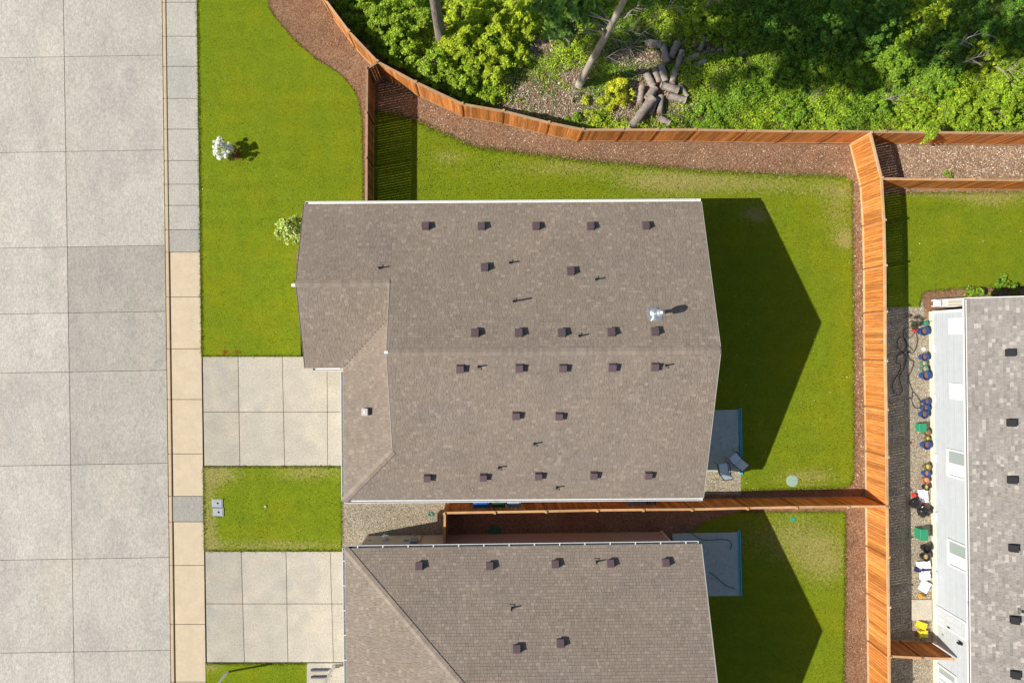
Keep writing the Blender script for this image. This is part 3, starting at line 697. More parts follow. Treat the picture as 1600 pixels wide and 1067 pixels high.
y, h = wall3(1497, 1001); mb = MB(); mb.box((-.03, 0, 0), (.05, .14, .2)); mb.lathe([(.05, -.12), (.07, 0), (.03, .10)], (-.12, 0, 0), 10); mb.build('wall_lamp', M['black'], H3, (-.03, y, 2.05))
y, h = wall3(1469, 989); box_part('outlet_cover', (-.03, y, .72), (.05, .10, .12), M['utility'], H3)
put_vents(H3, planes3, [(1577, 551), (1579, 660), (1580, 749), (1582, 855), (1584, 967), (1585, 1052)], [(1594, 954, 0)], VENTB)
mb = MB(); mb.prism(W([(1424, 936), (1455, 936), (1455.5, 968), (1424, 968)]), -.05, .06); tag(mb.build('concrete_pad', M['concrete_drive'], bevel=.01), 'square pale concrete doorstep pad outside the grey house door', 'doorstep')

# ------------------------------------------------------------------ fences
FH = 1.83
BOARD = []
for k in range(3):
    mb = MB(); mb.box((0, 0, 0), (.128 + .004 * k, .018, 1.60)); BOARD.append(mb.mesh('board', M['cedar']))
mb = MB(); mb.box((0, 0, 0), (.098, .098, 1.90)); mb.box((0, 0, .955), (.115, .115, .02)); POST = mb.mesh('post', M['cedar_trim'])
mb = MB(); mb.box((0, 0, 0), (.085, .026, 1.62)); TRIM = mb.mesh('trim_board', M['cedar'])
def fence(label, tops, color=(1, 1, 1), trim=(1, 1, 1), gapm=.007, h=FH, post_first=True, kick=True, step=2.4):
    """tops: photograph positions of the fence's top at its posts"""
    pts = [P(x, y, h) for x, y in tops]; pts = [Vector((p.x, p.y, 0)) for p in pts]
    c = pts[0].copy(); root = thing('fence', label, 'fence', c)
    def face(a, b):
        d = (b - a).normalized(); n = Vector((-d.y, d.x, 0)); m = (a + b) / 2 + (c if True else 0)
        return n if n.dot(-m) > 0 else -n
    for i, p in enumerate(pts):
        if i == 0 and not post_first: continue
        o = link('post', POST, root, (p - c) + Vector((0, 0, .93))); o.color = (*trim, 1)
        d = (pts[min(i + 1, len(pts) - 1)] - pts[max(i - 1, 0)]); o.rotation_euler.z = math.atan2(d.y, d.x)
    for i in range(len(pts) - 1):
        a, b = pts[i] - c, pts[i + 1] - c; d = b - a; L = d.length; ang = math.atan2(d.y, d.x); d.normalize(); mid = (a + b) / 2
        n = max(1, int((L - .10) / .138)); w = (L - .10) / n
        fn = face(a, b); L0 = L
        tb = link('trim_board', TRIM, root, b - d * .02 + fn * .082 + Vector((0, 0, .90)), (0, 0, ang)); tb.color = (color[0] * .55, color[1] * .5, color[2] * .5, 1)  # trim darkened to carry the shadow stripe beside each post
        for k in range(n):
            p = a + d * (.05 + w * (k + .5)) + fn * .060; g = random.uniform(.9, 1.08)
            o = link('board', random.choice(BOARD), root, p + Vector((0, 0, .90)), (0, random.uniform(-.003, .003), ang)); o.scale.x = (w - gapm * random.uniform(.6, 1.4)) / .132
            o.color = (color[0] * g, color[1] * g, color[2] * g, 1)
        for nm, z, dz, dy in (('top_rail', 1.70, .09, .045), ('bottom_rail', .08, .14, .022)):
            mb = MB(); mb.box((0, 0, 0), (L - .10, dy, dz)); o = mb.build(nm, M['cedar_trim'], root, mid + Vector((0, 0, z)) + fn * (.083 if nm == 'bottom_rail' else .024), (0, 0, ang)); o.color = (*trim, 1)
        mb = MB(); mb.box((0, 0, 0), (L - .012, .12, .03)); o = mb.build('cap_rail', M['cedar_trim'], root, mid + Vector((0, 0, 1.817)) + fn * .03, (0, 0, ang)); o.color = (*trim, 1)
    return root
nt_ = [(470, -66), (490, -32), (509, 0), (545.5, 49), (590, 96)]
fence('cedar fence on the slant behind the curved mulch bed, upper left of the woods', nt_, (1.0, .95, .9), (1.0, .95, .9))
fence('long weathered cedar fence dividing the back lawn from the woods', [(590, 96), (650, 128), (722.6, 162), (787, 173), (858, 191), (911, 202), (973, 202), (1028, 202), (1086, 202), (1163, 203.5), (1235, 204.5), (1309, 204.5), (1383, 205.5), (1453, 206), (1520, 207), (1595, 207.5), (1668, 208), (1740, 209)], (1.38, 1.28, 1.15), (.76, .76, .76), post_first=False)
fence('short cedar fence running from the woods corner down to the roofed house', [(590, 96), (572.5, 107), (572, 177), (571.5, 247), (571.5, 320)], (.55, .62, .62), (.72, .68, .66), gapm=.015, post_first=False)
fence('tall bright orange cedar fence between the back lawn and the grey house', [(1361, 207.5), (1378.5, 278), (1382.5, 344), (1384, 415), (1384.5, 487), (1384.5, 564), (1386, 640), (1387, 714), (1387.5, 792), (1388.5, 870), (1389.5, 948), (1390.5, 1026), (1391.5, 1104), (1392, 1180)], (1.28, 1.18, 1.0), (1.12, 1.12, 1.05), gapm=.0125)
fence('short orange cedar fence above the mown lawn at the right edge', [(1379, 278.5), (1454, 279.6), (1522.6, 280), (1596, 281), (1668, 282), (1740, 283)], (1.25, 1.05, .85), (.95, .88, .8), post_first=False)
fence('narrow-shadowed cedar fence between the two brown-roofed houses', [(694, 802), (773, 800.8), (853, 799.5), (933, 797.8), (1005, 797), (1081, 796.5), (1168, 794.5), (1244, 793), (1325, 792), (1387, 792)], (1.5, 1.3, 1.0), (1.05, .95, .8))
fence('short cedar gate panel closing the gravel side passage', [(694, 802), (693.5, 856)], (.9, .8, .7), (.95, .85, .75), post_first=False)
fence('short cedar fence from the tall orange fence to the grey house wall', [(1390.5, 1026), (1440, 1028.5), (1489, 1030)], (1.0, .85, .75), (1.0, .9, .8), post_first=False)

# ------------------------------------------------------------------ patios and yard things
def patio(label, quad, strip):
    mb = MB(); mb.prism(W(quad), -.05, .03); o = mb.build('patio', M['patio'], kind='structure')
    (xa, ya), (xb, yb) = strip; a, b = P(xa, ya), P(xb, yb); d = b - a; L = d.length
    t = thing('patio_edging', label, 'edging', ((a + b) / 2), math.atan2(d.y, d.x))
    mb = MB(); mb.box((0, .045, .05), (L, .055, .10)); mb.build('edge_board', M['teal_shade'], t, bevel=.006)
    mb = MB(); mb.box((0, -.035, .045), (L, .06, .07)); mb.build('edge_board', M['teal_shade'], t, bevel=.006)
patio('shade-tinted turquoise edging strip beside the patio with two chairs', [(1060, 641), (1153.5, 640), (1154.5, 736), (1060, 737)], ((1156, 637), (1157.5, 741)))
patio('shade-tinted turquoise edging strip beside the bare lower patio', [(1050, 833), (1152.5, 831), (1155, 930), (1060, 931)], ((1154, 828), (1156.5, 930)))
def chair(label, px, py, rz):
    t = thing('patio_chair', label, 'chair', P(px, py, 0) + Vector((0, 0, .03)), rz, 'sling chairs on the patio')
    mb = MB()
    seat = [(-.26, -.25, .44), (.26, -.25, .44), (.26, .22, .40), (-.26, .22, .40)]; mb.face(seat); mb.face([(x, y, z - .02) for x, y, z in seat][::-1]); mb.build('seat', M['chair_cloth'], t)
    mb = MB(); bk = [(-.25, .22, .42), (.25, .22, .42), (.23, .48, 1.0), (-.23, .48, 1.0)]; mb.face(bk); mb.face([(x, y + .02, z - .01) for x, y, z in bk][::-1]); mb.build('backrest', M['chair_cloth'], t)
    for s in (-1, 1):
        mb = MB(); mb.tube([(s * .29, -.30, 0), (s * .29, -.28, .42), (s * .29, -.27, .64)], .016, 8); mb.build('leg', M['chair_metal'], t)
        mb = MB(); mb.tube([(s * .29, .34, 0), (s * .28, .20, .42)], .016, 8); mb.build('leg', M['chair_metal'], t)
        mb = MB(); mb.tube([(s * .30, -.32, .64), (s * .31, -.1, .66), (s * .29, .32, .65)], .025, 8); mb.build('armrest', M['chair_metal'], t)
        mb = MB(); mb.tube([(s * .275, -.28, .43), (s * .275, .21, .40), (s * .25, .49, 1.02)], .018, 8); mb.build('frame', M['chair_metal'], t)
    mb = MB(); mb.tube([(-.25, .49, 1.02), (.25, .49, 1.02)], .018, 8); mb.build('crossbar', M['chair_metal'], t)
chair('grey sling chair on the patio, standing wholly on the concrete near the gravel', 1125, 729, R(190)); chair('grey sling chair straddling the turquoise patio edging', 1144, 715, R(222))
def disc(name, label, cat, px, py, r, m, z=.02, n=26, knob=True):
    mb = MB(); mb.lathe([(r * 1.06, 0), (r * 1.06, z * .6), (r, z), (r * .9, z * 1.25), (r * .1, z * 1.35)], n=n); c = P(px, py)
    t = thing(name, label, cat, c); mb.build('lid', m, t)
    if knob: b = MB(); b.box((0, 0, z * 1.6), (r * .2, r * .2, .012)); b.build('knob', M['utility'], t); b = MB(); b.box((r * .5, 0, z * 1.45), (r * .12, r * .12, .012)); b.build('bolt', M['utility'], t)
disc('valve_cover', 'large pale green round cover in the corner of the back lawn', 'cover', 1238, 751, .31, M['pale_green'])
disc('valve_cover', 'small dark green round cover in the neighbour lawn below the fence', 'cover', 1239, 811, .14, M['green_lid'])
disc('sprinkler_head', 'small pale sprinkler head in the lawn between the driveways', 'sprinkler', 415, 791, .07, M['wood_pale'], .05, 12)
for (x, y, lab) in ((340, 785.5, 'grey rectangular water meter box, upper of the pair by the pavement'), (341.5, 799.5, 'grey rectangular water meter box, lower of the pair by the pavement')):
    t = thing('meter_box', lab, 'meter box', P(x, y), R(-1))
    mb = MB(); mb.box((0, 0, .02), (.60, .44, .05)); mb.build('rim', M['utility'], t, bevel=.01); mb = MB(); mb.box((0, 0, .05), (.50, .36, .02)); mb.build('lid', M['utility'], t, bevel=.01)
    mb = MB(); mb.lathe([(.055, .058), (.055, .068)], (.03, 0, 0), 14); mb.build('reader_hole', M['dark_soil'], t)
c = P(356, 1049); t = thing('post', 'tall white square post in the lowest strip of lawn', 'post', c)
mb = MB(); mb.box((0, 0, .90), (.10, .10, 1.8)); mb.build('shaft', M['white'], t, bevel=.006); mb = MB(); mb.box((0, 0, 1.815), (.14, .14, .03)); mb.lathe([(.06, 1.83), (.03, 1.87), (.005, 1.9)], n=4); mb.build('cap', M['white'], t)
# bins by the south wall
def bin_(label, px, py, m, wide=1):
    t = thing('wheelie_bin', label, 'bin', P(px, py, 0), 0, 'wheeled bins in the side passage'); t.scale = (wide, .95, 1)
    mb = MB(); b = [(-.25, -.27), (.25, -.27), (.25, .27), (-.25, .27)]; n = 0
    lo = [(x * .82, y * .82, .05) for x, y in b]; hi = [(x, y, .98) for x, y in b]
    mb.face(lo[::-1]); mb.face(hi)
    for i in range(4): j = (i + 1) % 4; mb.face((lo[i], lo[j], hi[j], hi[i]))
    mb.build('body', m, t, bevel=.03)
    mb = MB(); mb.box((0, 0, 1.02), (.56, .60, .05)); mb.box((0, 0, 1.055), (.44, .46, .03)); mb.build('lid', m, t, bevel=.015)
    for s in (-1, 1): mb = MB(); mb.tube([(s * .25 - .03, .26, .11), (s * .25 + .03, .26, .11)], .11, 14); mb.build('wheel', M['black'], t)
    mb = MB(); mb.tube([(-.24, .34, .95), (.24, .34, .95)], .018, 8); mb.build('handle', M['black'], t)
bin_('bright blue lidded bin, leftmost beside the gutter', 752.5, 777, M['blue_bin'], 1.55); bin_('dark green lidded bin between two blue bins', 779, 777, M['green_bin'], 1.28); bin_('pale blue lidded bin, rightmost of the three', 802, 777, M['pale_bin'], 1.28)
t = thing('storage_box', 'grey flat-topped cabinet under the lower gutter', 'cabinet', P(987, 778), 0)
mb = MB(); mb.box((0, 0, .5), (.92, .42, 1.0)); mb.build('casing', M['ac'], t, bevel=.02); mb = MB(); mb.box((0, 0, 1.02), (.98, .5, .04)); mb.build('lid', M['ac'], t, bevel=.015)
t = thing('heat_pump', 'pale heat pump with round black fan beside grey cabinet', 'heat pump', P(1011, 778), 0)
mb = MB(); mb.box((0, 0, .45), (.62, .55, .9)); mb.build('casing', M['utility'], t, bevel=.02)
mb = MB(); mb.lathe([(.23, .905), (.23, .93), (.20, .93), (.20, .91)], n=24, cap=False); mb.build('fan_ring', M['black'], t)
for k in range(4): mb = MB(); mb.box((0, 0, .925), (.42, .02, .012), rz=k * math.pi / 4); mb.build('grille_bar', M['black'], t)
mb = MB(); mb.lathe([(.05, .90), (.05, .95)], n=12); mb.build('hub', M['utility'], t)
# hoses
def hose(name, label, pts, m, r=.016, z=.03, px=True):
    q = smooth_poly(pts, 5); mb = MB(); w = [P(x, y) + Vector((0, 0, z)) for x, y in q]; mb.tube(w, r, 6)
    return tag(mb.build(name, m, smooth=True), label, 'hose')
hose('garden_hose', 'green hose curling across the bare lower patio', [(1052, 818), (1070, 824), (1085, 836), (1100, 843), (1130, 842), (1142, 847), (1141, 858)], M['hose_green'], .02, .05)
hose('garden_hose', 'short green hose end beside lower house gable on the patio', [(1108, 893), (1120, 902), (1134, 914), (1148, 919)], M['hose_green'], .02, .05)
pts = []
for k in range(60): a = k * .42; rr = 4 + k * .075; pts.append((773 + rr * math.cos(a), 828 + rr * .8 * math.sin(a)))
hose('hose_coil', 'coiled green hose on dark mulch below the dividing fence', pts, M['hose_green'], .03, .05)
pts = []
for k in range(26): a = k * .6; pts.append((673 + (5 - k * .12) * math.cos(a), 803 + (3.2 - k * .06) * math.sin(a)))
hose('hose_coil', 'small teal hose bundle lying on pale gravel', pts, plain('teal_rubber', (.05, .30, .24)), .018, .03)
hose('drip_hose', 'black hose looping over gravel between orange fence and blue pots', [(1431, 520), (1433, 531), (1430, 545), (1424, 552), (1418, 549), (1420, 560), (1427, 566), (1423, 580), (1419, 588), (1421, 600), (1425, 612), (1424, 626), (1428, 636), (1436, 637), (1438, 630), (1433, 620), (1426, 612)], M['hose'], .018)
hose('drip_hose', 'black hose in long figure-eight loops inside the orange fence shadow', [(1404, 618), (1396, 612), (1394, 600), (1402, 585), (1407, 572), (1400, 565), (1402, 555), (1414, 548), (1416, 535), (1410, 526), (1402, 532), (1404, 545), (1415, 556), (1413, 572), (1405, 590), (1409, 608), (1404, 618)], M['hose'], .018)
hose('drip_hose', 'thin black hose trailing up the gravel beside the dark potted plant', [(1412, 515), (1420, 528), (1428, 520), (1424, 512), (1414, 514), (1411, 524), (1416, 536), (1426, 548)], M['hose'], .014)
# pots along the grey wall
def pot(label, px, py, rpx, m, soil, h=None, name='plant_pot', cat='plant pot'):
    r = rpx / F * HC; h = h or r * 1.7; c = P(px, py, h) ; t = thing(name, label, cat, (c.x, c.y, 0), 0, 'pots lined up along the grey wall')
    mb = MB(); mb.lathe([(r * .62, 0), (r * .80, h * .4), (r * .93, h * .9), (r, h * .92), (r, h), (r * .86, h), (r * .82, h * .60)], n=22, cap=False); mb.lathe([(r * .62, 0), (.01, 0)], n=22, cap=False)
    mb.build('bowl', m, t, smooth=False); mb = MB(); mb.lathe([(r * .83, h * .62), (r * .5, h * .66), (.01, h * .67)], n=18, cap=False); mb.build('soil', soil, t)
POTS = [('large blue pot below the green watering can', 1445, 517.5, 8, 'blue_glaze', 'potting'), ('blue pot just below the small white lid', 1445.5, 558, 7, 'blue_glaze', 'potting'),
 ('small pale-filled teal pot above the tan pot', 1444, 568, 5, 'teal_glaze', 'yellow_soil'), ('tan ribbed pot ringed in teal above a big blue pot', 1445.6, 577, 6, 'teal_glaze', 'tan_pot'), ('big blue pot closing the upper cluster of pots', 1448, 587, 8, 'blue_glaze', 'potting'),
 ('small blue pot heading the trio of blue pots', 1449, 628, 6, 'blue_glaze', 'potting'), ('middle blue pot of the trio above the square green lid', 1447.6, 638, 6.5, 'blue_glaze', 'potting'), ('lowest blue pot of the trio above the square green lid', 1445, 648, 7, 'blue_glaze', 'potting'),
 ('dark glazed pot with red soil beside the square green lid', 1449, 676, 6, 'olive_pot', 'terracotta'), ('small yellow-filled pot between dark pot and blue pot', 1450, 685.8, 4.6, 'olive_pot', 'yellow_soil'), ('blue pot with red soil at the foot of a trio', 1449, 696, 7.5, 'blue_glaze', 'potting'),
 ('olive pot with yellow filling opposite the two-pane window', 1450, 730, 6, 'olive_pot', 'yellow_soil'), ('blue pot with terracotta soil below the olive pot', 1448.8, 740.5, 6.3, 'blue_glaze', 'terracotta'), ('red-brown pot with pale rim below a blue pot', 1447, 751, 5.8, 'terracotta', 'tan_pot'), ('black-rimmed pot of yellow straw above the white board', 1448.4, 761.5, 5.4, 'black', 'yellow_soil'),
 ('black pot above a tan-filled pot near lower window', 1449, 858, 7.2, 'black', 'dark_soil'), ('black-rimmed tan-filled pot above the white sacks', 1447.5, 871, 7, 'black', 'tan_pot')]
for l, x, y, r_, a, b in POTS: pot(l, x, y, r_ * .9, M[a], M[b])
disc('pot_lid', 'small round white lid above the upper pot cluster', 'lid', 1443, 545.5, .10, M['paper'], .05, 14)
def blob(name, label, cat, px, py, rx, ry, h, m, seed=0, squash=.5, n=3, parts=None):
    rr = random.Random(seed); bm = bmesh.new(); bmesh.ops.create_icosphere(bm, subdivisions=n, radius=1)
    ph = [rr.uniform(0, 6) for _ in range(8)]
    for v in bm.verts:
        x, y, z = v.co; k = 1 + .10 * math.sin(5 * x + ph[0] + 3 * y) + .09 * math.sin(9 * y + ph[1]) + .07 * math.sin(13 * z + 7 * x + ph[2]) + .05 * math.sin(19 * (x - y) + ph[3])
        z = z if z > 0 else z * .2
        v.co = (x * rx * k, y * ry * k, max(0, (z + .15)) * h * k)
    me = bpy.data.meshes.new(name); bm.to_mesh(me); bm.free(); me.materials.append(m)
    o = link(name, me, None, P(px, py)); o.rotation_euler.z = rr.uniform(-.4, .4); tag(o, label, cat); return o
blob('rubbish_bag', 'crumpled black rubbish bag against the white board', 'rubbish bag', 1429, 785, .28, .30, .38, M['bag'], 1)
o = blob('rubbish_bag', 'glossy black rubbish bag with pointed tip below its neighbour', 'rubbish bag', 1440, 797, .28, .36, .42, M['bag'], 2)
blob('red_bag', 'small red bag above the crumpled black rubbish bag', 'bag', 1428, 773, .14, .12, .15, M['red'], 3)
blob('red_bag', 'small red bag between white board and glossy black bag', 'bag', 1440, 787, .16, .08, .16, M['red'], 4)
blob('red_bag', 'red and crumpled bag left of the large blue pot', 'bag', 1429, 516, .18, .10, .14, M['red'], 5)
blob('amber_bottle', 'small amber jug beneath the white sacks', 'jug', 1438, 930, .14, .13, .22, M['amber'], 8)
def board(name, label, cat, px, py, w, d, rz, m, h=.10, cr=0.0, seed=0):
    rr = random.Random(seed); nx, ny = 8, 6; mb = MB()
    g = [[(-w / 2 + w * i / nx, -d / 2 + d * j / ny, h + cr * (math.sin(i * 1.7 + seed) * math.cos(j * 2.1 + seed) + rr.uniform(-.5, .5))) for j in range(ny + 1)] for i in range(nx + 1)]
    for i in range(nx):
        for j in range(ny): mb.face((g[i][j], g[i + 1][j], g[i + 1][j + 1], g[i][j + 1]))
    mb.box((0, 0, h / 2 - .02), (w * .96, d * .96, max(h - .06, .02)))
    o = mb.build(name, m, None, P(px, py), (0, 0, rz)); return tag(o, label, cat)
board('white_board', 'crumpled white board lying above the black rubbish bags', 'board', 1441, 774, .50, .72, .06, M['paper'], .12, .012, 1)
board('white_sack', 'white sack below the tan-filled pot, uppermost of three', 'sack', 1441, 881, .70, .42, .12, M['paper'], .16, .02, 2)
board('white_sack', 'white sack in the middle of three, over dark blue cloth', 'sack', 1443, 897, .50, .50, .05, M['paper'], .18, .02, 3)
board('white_sack', 'white sack turned askew, lowest of three', 'sack', 1443, 915, .50, .60, -.5, M['paper'], .14, .02, 4)
board('yellow_bag', 'bright yellow sack, upper of two beside the doorstep pad', 'sack', 1438, 975, .50, .36, -.35, M['yellow_bag'], .18, .03, 6)
board('yellow_bag', 'bright yellow sack, lower of two beside the fence', 'sack', 1439.5, 988, .46, .36, .08, M['yellow_bag'], .20, .03, 7)
board('blue_cloth', 'dark blue cloth between the upper two white sacks', 'cloth', 1438, 889.5, .72, .24, -.15, M['navy'], .17, .02, 5)
mbx = MB(); mbx.box((0, 0, .16), (.36, .44, .32)); mbx.box((0, 0, .335), (.40, .48, .03)); tag(mbx.build('green_tub', M['green'], None, P(1435.5, 667), bevel=.03), 'square green lidded tub on gravel beside the dark glazed pot', 'tub')
mbx = MB(); mbx.box((0, 0, .25), (.40, .58, .5)); mbx.box((0, 0, .515), (.44, .62, .03)); tag(mbx.build('green_tub', M['green'], None, P(1434, 831), bevel=.03), 'tall green lidded tub at the edge of the fence shadow', 'tub')
# watering can
t = thing('watering_can', 'green watering can beside the dark potted plant', 'watering can', P(1443.5, 505), .4)
mb = MB(); mb.lathe([(.11, 0), (.12, .2), (.09, .24)], n=16); mb.build('body', M['green'], t); mb = MB(); mb.tube([(.1, 0, .05), (.24, 0, .2), (.3, 0, .27)], [.03, .02, .015], 8); mb.build('spout', M['green'], t)
mb = MB(); mb.tube([(-.1, 0, .06), (-.2, 0, .15), (-.12, 0, .28), (0, 0, .26)], .012, 8); mb.build('handle', M['green'], t)
# tray with slats by the grey house corner
t = thing('slatted_bench', 'white bench holding pale timber slats at the grey house corner', 'bench', P(1476, 473.5), R(2))
mb = MB(); mb.prism([(-.85, -.20), (.70, -.26), (.86, -.12), (.86, .16), (.70, .24), (-.85, .20)], .30, .36); mb.build('seat', M['white'], t, bevel=.01)
for x in (-.7, .65):
    for y in (-.15, .15): mb = MB(); mb.box((x, y, .15), (.06, .06, .30)); mb.build('leg', M['white'], t)
for k in range(4): mb = MB(); mb.box((.32, -.13 + k * .085, .385), (.86, .045, .04)); mb.build('slat', M['wood_pale'] if k % 2 == 0 else M['white'], t)
mb = MB(); mb.box((-.62, 0, .40), (.30, .34, .06)); mb.build('cushion', M['paper'], t, bevel=.02)

# ------------------------------------------------------------------ vegetation
G_BRIGHT = [(.26, .36, .02), (.18, .30, .02), (.34, .40, .03), (.12, .22, .015)]
G_YEL = [(.42, .44, .02), (.34, .40, .02), (.50, .47, .04)]
G_MID = [(.12, .23, .02), (.19, .31, .02), (.08, .17, .02), (.26, .36, .02)]
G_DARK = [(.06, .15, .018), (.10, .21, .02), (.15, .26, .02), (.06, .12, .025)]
def foliage_arrays(clumps, dens, size, cols, flat=.6, var=.3, gain=1.5):
    """clumps: (x,y,z,r) -> leaf arrays on their upper shells"""
    Cs, As, Bs, Ts = [], [], [], []
    for (x, y, z, r) in clumps:
        n = max(12, int(dens * r * r * 8)); d = unit(rng.normal(size=(n, 3))); d[:, 2] = np.abs(d[:, 2]) * .9 - .15
        rad = r * (rng.uniform(.25, 1.0, n) ** .5) * (1 + .22 * np.abs(rng.normal(size=n)))
        c = np.array([x, y, z]) + d * rad[:, None] * np.array([1, 1, .8]); nr = unit(d * .35 + np.array([0, 0, flat]) - np.array(sd) * .35 + rng.normal(size=(n, 3)) * .38)
        s = size * rng.uniform(.5, 1.5, n); a, b = leaf_axes(nr, s); Cs.append(c); As.append(a); Bs.append(b)
        tt = tints(n, cols, var) * rng.uniform(.82, 1.2); Ts.append(tt * gain)
    return [np.concatenate(q) for q in (Cs, As, Bs, Ts)]
def shrub(label, px, py, r, h, cols, dens=300, size=.055, nclump=12, cat='shrub', name='shrub', h0=None, m=None):
    c = P(px, py, h * .7); c.z = 0; t = thing(name, label, cat, c)
    cl = []; pa, pb, pc = [random.uniform(0, 6.28) for _ in range(3)]
    for k in range(int(nclump * (2 + 4.2 * r * r))):
        a = random.uniform(0, 6.283); lim = 1 + .20 * math.sin(3 * a + pa) + .14 * math.sin(7 * a + pb); q = math.sqrt(random.random()) * lim
        rr = random.uniform(.06, .19) * min(1, .5 + .5 * r); bump = .72 + .28 * math.sin(4.5 * q * math.cos(a) * r + pa) * math.sin(4.5 * q * math.sin(a) * r + pc)
        cl.append((r * q * math.cos(a), r * q * math.sin(a), max(.04, h * (1.05 - .62 * min(q, 1.2) ** 2) * bump * random.uniform(.62, 1.12)), rr))
    C, A, B, T = foliage_arrays(cl, dens, size, cols)
    link('foliage', quads_mesh('foliage', C, A, B, T, M['leaf']), t)
    mb = MB()
    for k in range(5):
        a = k * 1.26 + random.random(); e = cl[k % len(cl)]; mb.tube([(0, 0, 0), (e[0] * .4, e[1] * .4, max(.1, e[2] * .5)), (e[0], e[1], max(.15, e[2]))], [.035, .022, .01], 6)
    mb.build('stem', M['bark'], t); return t
# wood understorey
LEFTSH = [(560, 5, 1.0, 1.5, 'bright green leafy shrub in the corner behind the slanting fence'), (604, 22, 1.3, 1.9, 'broad bright green shrub near the top left of the woods'), (652, 14, 1.1, 1.8, 'leafy green shrub just left of the dark standing trunk'),
 (626, 68, 1.15, 1.6, 'rounded green shrub close above the fence corner'), (676, 96, 1.15, 1.6, 'green shrub directly below the dark standing trunk'), (722, 68, 1.2, 1.9, 'yellow-green shrub immediately right of the dark trunk foot'), (728, 16, 1.2, 2.0, 'tall yellow-green shrub at top edge right of dark trunk'),
 (772, 40, 1.3, 2.1, 'large golden-green shrub halfway between the two tall trunks'), (722, 122, 1.1, 1.3, 'low green shrub pressing against the curved fence'), (768, 100, 1.1, 1.5, 'yellow-green shrub beside the bare litter patch'), (815, 20, 1.1, 2.0, 'golden shrub under the big-leaved branch'),
 (808, 80, .8, 1.0, 'small golden shrub at the left of the litter patch'), (762, 150, .6, .6, 'very low green shrub by the curved fence near litter')]
for i, (x, y, r_, h_, lab) in enumerate(LEFTSH):
    shrub(lab, x, y, r_, h_, G_BRIGHT if i < 5 or i in (8, 12) else G_BRIGHT[:1] + G_YEL[:2] + G_BRIGHT[1:3], nclump=16, size=.06)
shrub('bright yellow-green bush left of the log pile', 965, 143, .85, 1.0, G_YEL, nclump=14, size=.05)
shrub('small lime bush close above the fence left of the long log', 930, 180, .45, .6, G_YEL + G_BRIGHT, nclump=8, size=.05)
shrub('tiny lime sprout in the open litter by the tall pale trunk', 914, 155, .28, .4, G_YEL, nclump=5, size=.045)
shrub('low green plant against the fence below the snapped sticks', 899, 184, .36, .4, G_MID, nclump=6, size=.05)
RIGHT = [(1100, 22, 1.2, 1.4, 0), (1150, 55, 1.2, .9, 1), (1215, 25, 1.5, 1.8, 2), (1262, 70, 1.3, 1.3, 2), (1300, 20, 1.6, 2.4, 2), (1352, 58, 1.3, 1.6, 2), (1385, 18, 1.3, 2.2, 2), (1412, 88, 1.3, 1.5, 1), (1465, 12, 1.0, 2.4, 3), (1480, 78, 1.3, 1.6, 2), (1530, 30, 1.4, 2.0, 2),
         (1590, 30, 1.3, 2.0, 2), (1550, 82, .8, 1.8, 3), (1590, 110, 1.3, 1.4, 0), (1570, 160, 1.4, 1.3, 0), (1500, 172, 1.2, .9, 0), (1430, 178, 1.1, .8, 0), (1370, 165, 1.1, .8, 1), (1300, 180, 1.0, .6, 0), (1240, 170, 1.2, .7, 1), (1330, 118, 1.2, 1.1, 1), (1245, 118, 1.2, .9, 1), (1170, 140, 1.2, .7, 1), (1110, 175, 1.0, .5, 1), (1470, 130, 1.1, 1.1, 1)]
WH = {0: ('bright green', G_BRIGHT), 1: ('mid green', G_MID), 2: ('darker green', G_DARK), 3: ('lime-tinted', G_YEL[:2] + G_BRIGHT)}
where = ['at the top edge above the scattered logs', 'right of the log pile beneath the top-edge shrubs', 'at the top edge right of the logs', 'in the shade below the top-edge thicket', 'tallest at the top centre of the right-hand woods', 'in the shaded heart of the right-hand woods', 'at the top edge left of the lime crown',
 'halfway down the woods above the fence junction', 'rising sunlit at the top edge among dark shrubs', 'just below the lime crown', 'in the upper right near bare branches', 'in the topmost right corner', 'small and round beside the bare branches', 'at the right edge, upper of the sunlit pair', 'at the right edge, lower of the sunlit pair',
 'close to the fence above the mulch strip', 'beside the trailing sprig on the fence', 'close behind the fence junction', 'low against the fence left of the junction', 'low in the shadow bands near the fence', 'between shadow bands above the fence junction', 'in the middle of the shadow bands', 'right beside the log pile', 'low against the fence right of the long log', 'above the trailing sprig']
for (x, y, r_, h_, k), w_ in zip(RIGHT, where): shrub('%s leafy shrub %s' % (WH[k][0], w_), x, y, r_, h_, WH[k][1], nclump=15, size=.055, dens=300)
# ivy and bramble carpet
def hgt(x, y): return .25 + .22 * np.sin(x * 1.1 + 1.3 * np.sin(y * .9)) + .2 * np.sin(y * 1.9 + x * .45 + 1) + .12 * np.sin(x * 2.7 - y * 2.2) + .06 * np.sin(x * 6 + y * 5)
fpoly = W([(470, -260), (512, -5), (548, 45), (594, 92), (652, 126), (724, 160), (790, 172), (860, 190), (912, 204), (1030, 206), (1700, 212), (1700, -260)])
X, Y = scatter(fpoly, 520)
bare = [(870, 165, 2.6, 1.2), (825, 145, 1.3, .9), (900, 120, 1.0, .8), (990, 92, 2.2, .7), (1015, 150, 1.8, 1.6), (845, 75, .9, .6), (800, 170, 1.2, .6), (985, 175, 1.5, .8), (1110, 75, 1.6, .5)]
den = np.zeros(len(X))
for (px, py, rx, ry) in bare:
    c = P(px, py); den = np.maximum(den, np.exp(-(((X - c.x) / rx) ** 2 + ((Y - c.y) / ry) ** 2) ** 1.5))
k = rng.random(len(X)) > den * 1.12; X, Y, den = X[k], Y[k], den[k]
